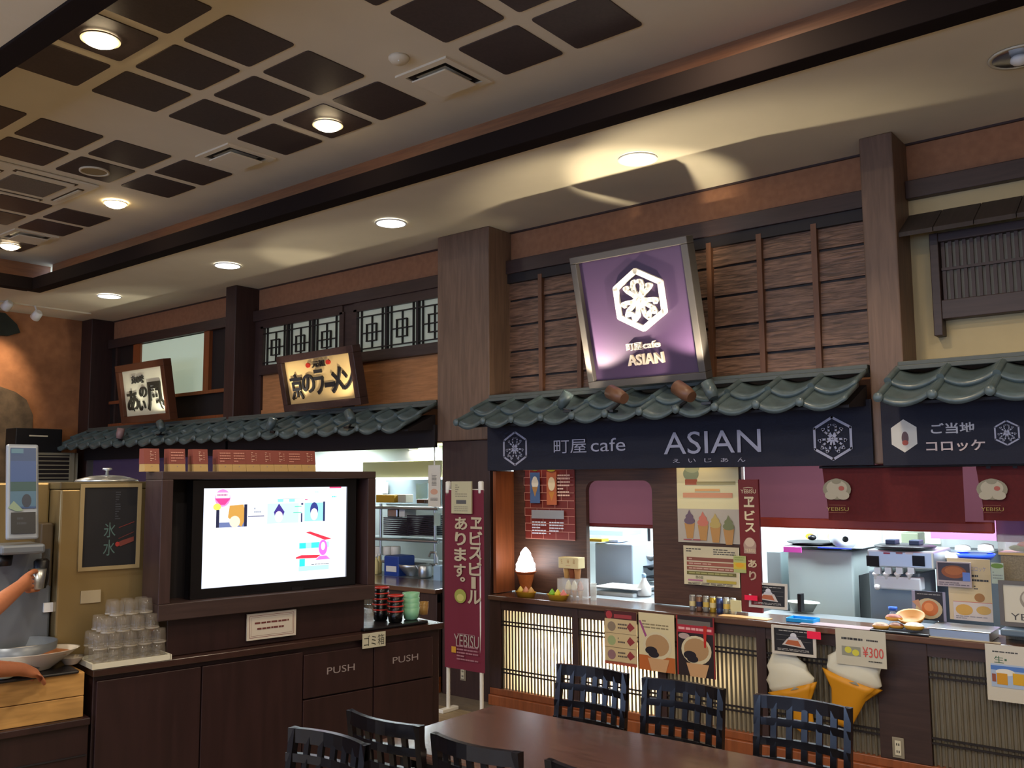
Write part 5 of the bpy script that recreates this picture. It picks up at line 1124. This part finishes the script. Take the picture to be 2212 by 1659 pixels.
poster('water_poster', 'black poster in pale frame on the dispenser with brush characters', 'poster', F, w, h, [('t', '氷', .38, .36, .60, .55, '4a6460'), ('t', '水', .38, .13, .60, .33, '4a6460'), ('tx', 12, .58, .58, .68, .95, '3a3c42'), ('l', [(.66, .48), (.95, .55)], .003, '6a2420'), ('l', [(.66, .34), (.95, .42)], .003, '5a2420'), ('p', [(.6, .27), (.7, .31), (.95, .36), (.95, .3), (.7, .24)], '6a3028'), ('e', .64, .27, .04, .03, '9a2c28')], back='131216', frm=mat('pale_frame_wood', '94815c', .4), fw=.016)
tag(ib(MB(), *sorted((IL(175, 1290, .23)[0], IL(218, 1290, .23)[0])), .232, .239, IL(190, 1303, .23)[1], IL(190, 1276, .23)[1]).build('dispenser_label', mat('pale_label', 'a8987a', .5)), 'pale paper label on the dispenser above the tumblers', 'label')
# left machine with curved head and display
d2 = thing('drink_machine', 'grey drink machine with sloping blue display panel at the left edge', 'drink machine', FI @ T(-1.95, .2, .85))
OF2 = .30
a2 = IL(-60, 1180, OF2)[0]; b2 = a-.006
M_grey = mat('blue_grey_plastic', '6a6f74', .35, metal=.2)
ib(MB(), a2, b2, OF2, OF2+.4, .856, IL(100, 1180, OF2)[1]).build('body', M_grey, d2, bev=.01)
ib(MB(), a2, a-.002, OF2+.1, OF2+.4, IL(100, 1180, OF2)[1], zt_-.0).build('upper_body', ST, d2, bev=.01)
bb = a-.006
ib(MB(), IL(90, 1130, OF2)[0], bb, OF2-.0, OF2+.1, 1.16, IL(100, 1130, OF2)[1]).build('side_cheek', mat('brown_plastic', '4c3d28', .5), d2, bev=.006)
p0 = IL(20, 960, .16); p1 = IL(86, 960, .16); p2 = IL(78, 1168, .12); p3 = IL(6, 1162, .12)
sL, sR = (p0[0]+p3[0])/2, (p1[0]+p2[0])/2; zb_, zt2 = (p3[1]+p2[1])/2, (p0[1]+p1[1])/2
H_ = [(sL, .09, zb_), (sR, .09, zb_), (sR, .16, zt2), (sL, .16, zt2)]
fr = MB().add(H_+[(x, y+.03, z) for x, y, z in H_], [(0, 1, 2, 3), (7, 6, 5, 4), (0, 4, 5, 1), (1, 5, 6, 2), (2, 6, 7, 3), (3, 7, 4, 0)], FI)
fr.build('display_housing', mat('silver_plastic', '8f959c', .3, metal=.3), d2, bev=.008)
u = Vector(H_[1])-Vector(H_[0]); v = Vector(H_[3])-Vector(H_[0]); Fd = FI @ frame(Vector(H_[0]), u, v)
items_build('display', d2, Fd @ T(0, 0, .003), u.length, v.length, [('r', .1, .32, .9, .96, '2c5a8c'), ('r', .1, .34, .9, .5, '5a8aa0'), ('r', .1, .5, .9, .6, '23605c'), ('r', .1, .6, .9, .82, '3a68a8'), ('e', .6, .4, .15, .07, '26384c'), ('r', .12, .9, .5, .95, '6aa0b0'), ('p', [(.02, .33), (.2, .4), (.5, .3), (.3, .29)], 'b8c89a'), ('r', .12, .06, .88, .28, '14161a'), ('tx', 2, .3, .14, .6, .24, '4a4c50')], m=attr_mat('display_film', .35, .3))
ib(MB(), p3[0]-.01, p2[0]+.03, .09, .3, p2[1]-.05, p2[1]-.012).build('housing_foot', M_grey, d2, bev=.01)
c = FI @ Vector((IL(95, 1228, .2)[0], .24, IL(95, 1240, .2)[1]))
MB().lathe([(.02, -.06), (.028, -.02), (.03, .05), (.02, .06)], 16, T(*c)).build('nozzle', M_black, d2)
# drip bowl
c = FI @ Vector((IL(40, 1370, .16)[0], .18, .862))
MB().lathe([(.13, 0), (.15, .01), (.165, .1), (.158, .1), (.14, .02), (0, .012)], 28, T(*c) @ Matrix.Diagonal((.9, .9, 1, 1)), False).build('drip_tray', M_grey, d2)
tag(ib(MB(), *sorted((IL(96, 1300, .28)[0], IL(120, 1300, .28)[0])), .285, .2995, IL(110, 1322, .28)[1], IL(110, 1302, .28)[1]).build('machine_label', M_white), 'small white label on the grey drink machine', 'label')
c = FI @ Vector((IL(8, 1195, .2)[0]+.0, .2, IL(8, 1195, .2)[1]-.01)); t = thing('potted_sprig', 'bit of green plant in a dark pot beside the drink machine display', 'plant', T(*c))
MB().lathe([(.03, -.04), (.035, 0), (0, 0)], 12, T(*c)).build('pot', M_black, t)
m_ = MB()
for k in range(7):
    a_ = k*.9; m_.add([(0, 0, 0), (.03*math.cos(a_), .03*math.sin(a_), .03), (.045*math.cos(a_+.2), .045*math.sin(a_+.2), .022), (.03*math.cos(a_+.4), .03*math.sin(a_+.4), .02)], [(0, 1, 2, 3)], T(*c))
m_.build('leaves', mat('leaf_green', '5a7a2c', .6, noise=.4, nscale=40), t)

# food on the tray
c = FI @ Vector((IL(70, 1430, .12)[0], .12, .858)); bw = thing('white_bowl', 'large white oval bowl of food on the black tray', 'bowl', T(*c)); E_ = RZ(1.40) @ Matrix.Diagonal((1.35, .95, 1.3, 1))
MB().lathe([(.05, 0), (.055, .004), (.125, .055), (.13, .058), (.12, .056), (.05, .012), (0, .01)], 26, T(*c) @ E_, False).build('bowl', mat('porcelain', 'd4cabb', .2), bw)
MB().lathe([(.108, .044), (.06, .056), (0, .06)], 22, T(*c) @ E_, False, wob=lambda a, j, z: 1+.04*math.sin(5*a)).build('food', mat('curry_rice', 'a8683c', .5, noise=.6, nscale=25), bw)
MB().ball(c+Vector((.02, -.03, .058)), (.02, .03, .008), 10).build('red_pickle', mat('pickle_red', 'a8241c', .4), bw)
c = FI @ Vector((IL(160, 1420, .1)[0], .14, .858)); tag(MB().lathe([(.025, 0), (.05, .028), (.052, .03), (.03, .008), (0, .006)], 20, T(*c), False).build('side_dish', mat('porcelain', 'd4cabb', .2)), 'small pale dish beside the white bowl on the black tray', 'dish')
c = FI @ Vector((IL(5, 1440, .06)[0], .03, .858)); tag(MB().lathe([(.03, 0), (.07, .022), (.072, .024), (.03, .006), (0, .005)], 20, T(*c), False).build('front_plate', mat('porcelain_white', 'd4dcd8', .2)), 'white plate at the left edge of the tray near the hand', 'plate')

# ---------------------------------------------------------------- tables and chairs
tb = thing('dining_table', 'long dark brown dining table in the foreground', 'table', (-1.2, 2.55, 0))
MB().box(-2.49, .25, 2.28, 2.95, .65, .682).build('table_top', M_table, tb, bev=.012)
for x in (-2.38, .14):
    for y in (2.37, 2.86): MB().box(x-.03, x+.03, y-.03, y+.03, 0, .65).build('leg', M_chair, tb, bev=.004)
MB().box(-2.38, .14, 2.355, 2.385, .59, .65).build('apron', M_chair, tb); MB().box(-2.38, .14, 2.845, 2.875, .59, .65).build('apron', M_chair, tb)
CG = 'black lattice back dining chairs'
def arc(u, w, bow=.035): return bow*(.6-(2*u/w)**2)
def make_chair(label):
    t = thing('dining_chair', label, 'chair', ID, CG); w = .345
    def rail(z, hh, n='back_rail', d=.018):
        m = MB(); N_ = 8; vs = []
        for i in range(N_+1):
            u = -w/2+w*i/N_; y = arc(u, w)+.20+(z-.42)*.14
            vs += [(u, y, z-hh/2), (u, y+d, z-hh/2), (u, y+d, z+hh/2), (u, y, z+hh/2)]
        fs = []
        for i in range(N_):
            for q in range(4): fs.append((i*4+q, i*4+(q+1) % 4, (i+1)*4+(q+1) % 4, (i+1)*4+q))
        fs += [(0, 1, 2, 3), (N_*4+3, N_*4+2, N_*4+1, N_*4)]
        m.add(vs, fs); return m.build(n, M_chair, t)
    rail(.80, .044, 'top_rail'); rail(.735, .026); rail(.668, .026); rail(.600, .034); rail(.50, .02)
    for i in range(7):
        u = -w/2+.012+(w-.024)*i/6; y = arc(u, w)+.20
        if i in (0, 6): MB().add([(u-.014, y-.0, .0), (u+.014, y-.0, .0), (u+.014, y+.026, .0), (u-.014, y+.026, .0), (u-.012, y, .42), (u+.012, y, .42), (u+.012, y+.026, .42), (u-.012, y+.026, .42),
                                  (u-.012, y+.055, .822), (u+.012, y+.055, .822), (u+.012, y+.077, .822), (u-.012, y+.077, .822)],
                                 [(3, 2, 1, 0), (0, 1, 5, 4), (1, 2, 6, 5), (2, 3, 7, 6), (3, 0, 4, 7), (4, 5, 9, 8), (5, 6, 10, 9), (6, 7, 11, 10), (7, 4, 8, 11), (8, 9, 10, 11)]).build('rear_leg', M_chair, t)
        else: MB().add([(u-.011, y+.003, .43), (u+.011, y+.003, .43), (u+.011, y+.014, .43), (u-.011, y+.014, .43), (u-.011, y+.055, .80), (u+.011, y+.055, .80), (u+.011, y+.066, .80), (u-.011, y+.066, .80)],
                       [(3, 2, 1, 0), (4, 5, 6, 7), (0, 1, 5, 4), (1, 2, 6, 5), (2, 3, 7, 6), (3, 0, 4, 7)]).build('back_spindle', M_chair, t)
    MB().box(-w/2, w/2, -.17, .21, .395, .425).build('seat', mat('seat_vinyl', '2a1f22', .5), t, bev=.012)
    for x in (-w/2+.02, w/2-.02): MB().box(x-.015, x+.015, -.16, -.13, 0, .395).build('leg', M_chair, t)
    MB().box(-w/2+.02, w/2-.02, -.15, -.14, .2, .22).build('stretcher', M_chair, t)
    return t
first = make_chair('near black lattice chair second from left, tucked under the near table edge')
spots = [(-2.175, 2.95, 0, 'far side black lattice chair at the left end, against the glowing counter panel'), (-1.75, 2.935, 0, 'far side middle black lattice chair with bluish reflections'),
         (-1.285, 2.935, 0, 'far side right black lattice chair in front of the leaning cone figures'),
         (-2.285, 2.40, PI, None), (-1.86, 2.37, PI, 'near black lattice chair showing light squares under its curved rail'), (-1.42, 2.37, PI, 'near black lattice chair cut by the bottom edge, right of the middle'),
         (-2.255, 1.64, .03, 'black lattice chair lowest at the left, nearest the camera'), (-.84, 2.935, 0, 'far side black lattice chair past the right edge of the view')]
for (x, y, r, lab) in spots:
    F = T(x, y, 0) @ RZ(r)
    if lab is None: first.matrix_world = F; WM[first.name] = F
    elif x > -1: pass
    else: dup(first, F, lab)

# ---------------------------------------------------------------- banner stand by the wide pillar
bs = thing('banner_stand', 'white pole stand with tall wine red vertical beer banner', 'banner', (-4.3, 4.8, 0))
for x in (-4.465, -4.158):
    MB().tube([(x, 4.8, .02), (x, 4.8, 1.56)], .014, 10).build('pole', M_white, bs)
    MB().lathe([(.018, 1.50), (.02, 1.51), (.02, 1.58), (.012, 1.585)], 12, T(x, 4.8, 0)).build('pole_cap', M_white, bs)
    MB().box(x-.025, x+.025, 4.72, 4.88, 0, .025).build('foot', M_white, bs, bev=.004)
for z in (.305, 1.525): MB().tube([(-4.465, 4.8, z), (-4.135, 4.8, z)], .006, 8).build('cross_bar', M_white, bs)
x0, x1, z0, z1 = -4.485, -4.118, .30, 1.525; W, H = x1-x0, z1-z0
F = frame((x0, 4.785, z0), (1, 0, 0), (0, 0, 1)); m_ = MB(); vs = []; fs = []
for k in range(13):
    for q in range(9): vs.append((W*k/12, H*q/8, .003*math.sin(k*.9+q*.4)))
for k in range(12):
    for q in range(8): fs.append((k*9+q, (k+1)*9+q, (k+1)*9+q+1, k*9+q+1))
m_.add(vs, fs, F, True).build('cloth', mat('wine_cloth', '6e1c34', .7), bs)
BC = 'bdb29a'; its = []
def prel(px0, py0, px1, py1):
    a = P(px0, py1, y=4.78); b = P(px1, py0, y=4.78); return ((a.x-x0)/W, (a.z-z0)/H, (b.x-x0)/W, (b.z-z0)/H)
g = lambda x, y: (960+x/3.77, 1020+y/3.77)
for ch, (a, b, c_, d) in zip('ヱビスビール', ((212, 368, 305, 462), (205, 484, 310, 592), (200, 612, 303, 712), (200, 735, 305, 840), (222, 855, 258, 948), (190, 968, 300, 1070))):
    if ch == 'ー': r_ = prel(*g(220, 855), *g(256, 948)); its.append(('r', *r_, BC))
    else: its.append(('t', ch, *prel(*g(a, b), *g(c_, d)), BC, .03))
for ch, (a, b, c_, d) in zip('あります。', ((86, 368, 188, 468), (88, 490, 178, 596), (82, 618, 182, 722), (80, 750, 176, 850), (130, 855, 172, 890))): its.append(('t', ch, *prel(*g(a, b), *g(c_, d)), BC, .03))
r_ = prel(*g(85, 955), *g(180, 1060)); its += [('e', (r_[0]+r_[2])/2, (r_[1]+r_[3])/2, (r_[2]-r_[0])/2, (r_[3]-r_[1])/2, '9aa04a'), ('e', (r_[0]+r_[2])/2, r_[1]+.03, .09, .02, 'c4c070')]
its += [('t', 'YEBISU', *prel(*g(82, 1340), *g(285, 1412)), 'a8a09a'), ('l', [(prel(*g(110, 1310), *g(112, 1312))[0], prel(*g(110, 1315), *g(112, 1312))[1]), (prel(*g(250, 1310), *g(252, 1312))[0], prel(*g(250, 1330), *g(252, 1330))[1])], .003, 'a88a90'),
        ('r', *prel(*g(62, 1420), *g(98, 1465)), 'c8942c'), ('tx', 5, *prel(*g(105, 1425), *g(280, 1530)), 'a0707c')]
items_build('printed_lettering', bs, F @ T(0, 0, .0045), W, H, its)
F, w, h = wallF((975, 1040), (1018, 1110), 4.765)
poster('paper_notice', 'white notice sheet with grey block covering the top of the wine red banner', 'notice', F, w, h, [('tx', 6, .2, .5, .8, .92, '8a8674'), ('r', .25, .3, .75, .42, '55565a'), ('tx', 3, .15, .06, .85, .24, '9a9684')], back='bcb89a', thick=.012)

# ---------------------------------------------------------------- far left corner
t = thing('track_light', 'white spotlight head on a ceiling track at the far left', 'spotlight', (-10.1, 4.4, 3.5))
MB().box(-10.14, -10.11, 3.2, 4.95, 3.485, 3.5).build('track', M_ceil, t)
def head(c, aim, nm):
    d = (Vector(aim)-Vector(c)).normalized(); F = T(*c) @ d.to_track_quat('Z', 'Y').to_matrix().to_4x4()
    MB().lathe([(.03, -.1), (.045, -.08), (.05, 0), (.04, 0), (.03, -.02), (0, -.02)], 16, F).build(nm, M_white, t)
    MB().tube([Vector(c)-d*.06, (c[0], c[1], 3.49)], .01, 8).build('arm', M_white, t)
    MB().lathe([(.04, -.004), (0, -.004)], 14, F, False).build('lens', M_lampw, t)
head((-10.1, 4.33, 3.36), (-10.6, 4.25, 3.0), 'lamp_head'); head((-10.1, 4.02, 3.42), (-10.7, 3.8, 2.9), 'lamp_head')
lamp('SPOT', 'track_spot', (-10.13, 4.30, 3.33), 40, WARM, aim=(-10.7, 4.1, 2.6), spot_size=1.4, spot_blend=.8, shadow_soft_size=.04)
lamp('SPOT', 'track_spot', (-10.13, 3.9, 3.33), 40, WARM, aim=(-10.7, 3.7, 2.4), spot_size=1.5, spot_blend=.8, shadow_soft_size=.04)
t = thing('mural_relief', 'dark grey irregular wall relief low on the orange wall', 'wall decoration', (-10.68, 4.2, 2.0)); Fm = Matrix(((0, 0, 1, -10.7), (1, 0, 0, 0), (0, 1, 0, 0), (0, 0, 0, 1)))
rm = mat('mottled_relief', '5a4a38', .8, noise=.6, nscale=9, bump=.4)
MB().prism([(3.0, 1.4), (4.6, 1.4), (4.6, 2.35), (4.52, 2.52), (4.40, 2.60), (4.2, 2.66), (3.9, 2.8), (3.0, 2.9)], .0, .05, Fm).build('relief_panel', rm, t)
t = thing('upper_mural_relief', 'black green irregular relief high on the orange wall', 'wall decoration', (-10.68, 4.2, 3.2))
MB().prism([(3.4, 3.2), (4.3, 3.22), (4.42, 3.27), (4.38, 3.36), (4.25, 3.47), (3.4, 3.45)], .0, .05, Fm).build('relief_panel', mat('dark_green_relief', '22261e', .8, noise=.4, nscale=9), t)
t = thing('standing_air_conditioner', 'pale standing air conditioner with horizontal slats at the far left', 'air conditioner', (-10.5, 4.85, 0))
MB().box(-10.645, -10.42, 4.4, 5.02, 0, 1.93).build('housing', mat('ac_beige', '8c8672', .5), t, bev=.01)
MB().box(-10.425, -10.41, 4.45, 4.93, 1.62, 1.9).build('outlet', M_lint, t)
for k in range(6): MB().box(-10.412, -10.40, 4.45, 4.93, 1.64+k*.047, 1.652+k*.047).build('louvre', mat('ac_beige', '8c8672', .5), t)
MB().box(-10.41, -10.395, 4.915, 4.965, 1.6, 1.92).build('grille_edge', mat('ac_beige', '8c8672', .5), t)
t = thing('black_loudspeaker', 'black loudspeaker box on top of the standing air conditioner', 'speaker', (-10.5, 4.65, 1.935))
MB().box(-10.66, -10.40, 4.32, 4.82, 1.932, 2.19).build('box', M_black, t, bev=.008); MB().box(-10.402, -10.398, 4.46, 4.66, 2.10, 2.115).build('badge', M_offw, t)
# purple noren of the far left shop
tag(MB().box(-10.3, -7.9, 5.136, 5.14, 1.50, 1.85).build('purple_noren', mat('purple_cloth', '4c3c5c', .8)), 'plain purple half curtain in the far left shop', 'curtain')

# ---------------------------------------------------------------- person at the left edge
def skin_obj(name, verts, edges, radii, m, parent, roots=(0,), sub=1):
    me = bpy.data.meshes.new(name); me.from_pydata([tuple(v) for v in verts], edges, [])
    o = bpy.data.objects.new(name, me); COL.objects.link(o); o.parent = parent; o.matrix_local = WM[parent.name].inverted()
    md = o.modifiers.new('skin', 'SKIN'); md.use_smooth_shade = True
    for i, r in enumerate(radii):
        sv = me.skin_vertices[0].data[i]; sv.radius = (r, r) if not isinstance(r, tuple) else r; sv.use_root = i in roots
    s = o.modifiers.new('sub', 'SUBSURF'); s.levels = s.render_levels = sub
    me.materials.append(m); WM[o.name] = ID; return o
per = thing('person', 'person at the left edge filling a cup and holding a tray, in jeans', 'person', (-3.16, .93, 0))
HU = Vector(FI @ Vector((IL(62, 1262, .14)[0], .14, IL(62, 1262, .14)[1])))      # upper hand at the nozzle
HL = Vector(FI @ Vector((IL(82, 1458, -.05)[0], -.05, IL(82, 1458, -.05)[1])))    # lower hand on the tray rim
f_ = Vector((-.62, .78, 0)); r_ = Vector((.78, .62, 0)); hip = Vector((-3.12, .86, .86)); ch = hip+f_*.10+Vector((0, 0, .40))
V = []; E = []; Rr = []
def nv(p, r, to=None):
    V.append(Vector(p)); Rr.append(r)
    if to is not None: E.append((to, len(V)-1))
    return len(V)-1
pel = nv(hip, .12); sp = nv(hip+f_*.03+Vector((0, 0, .18)), .115, pel); cst = nv(ch-Vector((0, 0, .06)), .125, sp); nk = nv(ch+Vector((0, 0, .10)), .055, cst); hd0 = nv(ch+f_*.02+Vector((0, 0, .19)), .065, nk)
hd = nv(ch+f_*.05+Vector((0, 0, .28)), .09, hd0); hd2 = nv(ch+f_*.05+Vector((0, 0, .36)), .075, hd)
rs = nv(ch+r_*.17+Vector((0, 0, .03)), .055, cst); ls = nv(ch-r_*.17+Vector((0, 0, .03)), .055, cst)
def arm(s, tgt, bend):
    a = V[s]; L_ = (tgt-a); wr = tgt-L_.normalized()*.085; mid = (a+wr)/2+bend
    e = nv(mid, .042, s); q = nv((mid+wr)/2, .036, e); w_ = nv(wr, .026, q); return w_
wr_r = arm(rs, HU, Vector((.02, -.03, -.12))); wr_l = arm(ls, HL, Vector((.10, .0, -.10)))
def hand(w_, tgt, across, down, curl):
    d = (tgt-V[w_]).normalized(); ac = Vector(across).normalized(); dn = Vector(down).normalized()
    pm_ = nv(V[w_]+d*.045, (.034, .020), w_)
    for k in range(4):
        b = V[w_]+d*.075+ac*(.027-.018*k); ln = (.062, .072, .068, .054)[k]
        b0 = nv(b, .0105, pm_); b1 = nv(b+d*ln*.45+dn*ln*curl*.25, .0092, b0); b2 = nv(b+d*ln*.72+dn*ln*curl*.7, .008, b1); nv(b+d*ln*.8+dn*ln*curl*1.05, .0065, b2)
    t0 = nv(V[w_]+d*.03+ac*.035+dn*.01, .012, pm_); t1 = nv(V[w_]+d*.065+ac*.05+dn*.03, .0105, t0); nv(V[w_]+d*.095+ac*.042+dn*.045, .008, t1)
hand(wr_r, HU, (0, 0, 1), (-.3, .9, .0), .75); hand(wr_l, HL, (-.95, .1, .25), (-.5, 0, -.85), .4)
for sd in (1, -1):
    kx = .16 if sd > 0 else .0
    h_ = nv(hip+r_*.085*sd-Vector((0, 0, .05)), .085, pel); kn = nv(hip+r_*.09*sd+f_*kx+Vector((0, 0, -.42)), .055, h_); an = nv(hip+r_*.09*sd+f_*(kx*.8)+Vector((0, 0, -.80)), .038, kn); nv(Vector((V[an].x, V[an].y, .035))+f_*.14, .03, an)
skin_obj('body', V, E, Rr, M_skin, per, (0,), 2)
shirt = [V[pel]+Vector((0, 0, .02)), V[sp], V[cst], V[cst]+Vector((0, 0, .1)), V[rs], V[ls], V[rs].lerp(V[wr_r-2], .55), V[ls].lerp(V[wr_l-2], .55)]
skin_obj('shirt', shirt, [(0, 1), (1, 2), (2, 3), (2, 4), (2, 5), (4, 6), (5, 7)], [.14, .135, .145, .07, .07, .07, .055, .055], mat('dark_shirt', '2a2a34', .8), per)
J = [V[pel]]; JE = []; JR = [.135]
for sd in (1, -1):
    kx = .16 if sd > 0 else .0; n0 = len(J)
    J += [hip+r_*.085*sd-Vector((0, 0, .05)), hip+r_*.09*sd+f_*kx+Vector((0, 0, -.42)), hip+r_*.09*sd+f_*(kx*.8)+Vector((0, 0, -.78))]; JE += [(0, n0), (n0, n0+1), (n0+1, n0+2)]; JR += [.1, .075, .06]
skin_obj('jeans', J, JE, JR, mat('denim', '26344f', .85, noise=.2, nscale=80), per)
hc = ch+f_*.05+Vector((0, 0, .33)); MB().ball(hc-f_*.025+Vector((0, 0, .02)), (.1, .1, .1), 14).build('hair', mat('black_hair', '171314', .5), per)
fc = ch+f_*.05+Vector((0, 0, .28))
for sd in (-1, 1):
    MB().ball(fc+f_*.082+r_*.032*sd+Vector((0, 0, .02)), .012, 10).build('eye', M_white, per); MB().ball(fc+r_*.09*sd, (.015, .015, .028), 10).build('ear', M_skin, per)
MB().ball(fc+f_*.095-Vector((0, 0, .012)), (.014, .014, .02), 10).build('nose', M_skin, per); MB().ball(fc+f_*.085-Vector((0, 0, .045)), (.02, .02, .007), 10).build('mouth', mat('lips', '8a4438', .5), per)
for sd in (1, -1):
    kx = .16 if sd > 0 else .0; q = hip+r_*.09*sd+f_*(kx*.8+.05); MB().ball((q.x, q.y, .04), (.06, .06, .04), 12).box(q.x-.05, q.x+.05, q.y-.05, q.y+.12, 0, .03).build('shoe', M_black, per)
c = HU+Vector((-.03, .045, .02)); t = thing('steel_cup', 'small steel cup held under the drink machine nozzle', 'cup', T(*c))
MB().lathe([(.024, -.045), (.027, -.04), (.034, .035), (.031, .035), (.024, -.035), (0, -.038)], 18, T(*c), False).build('body', M_steel, t)
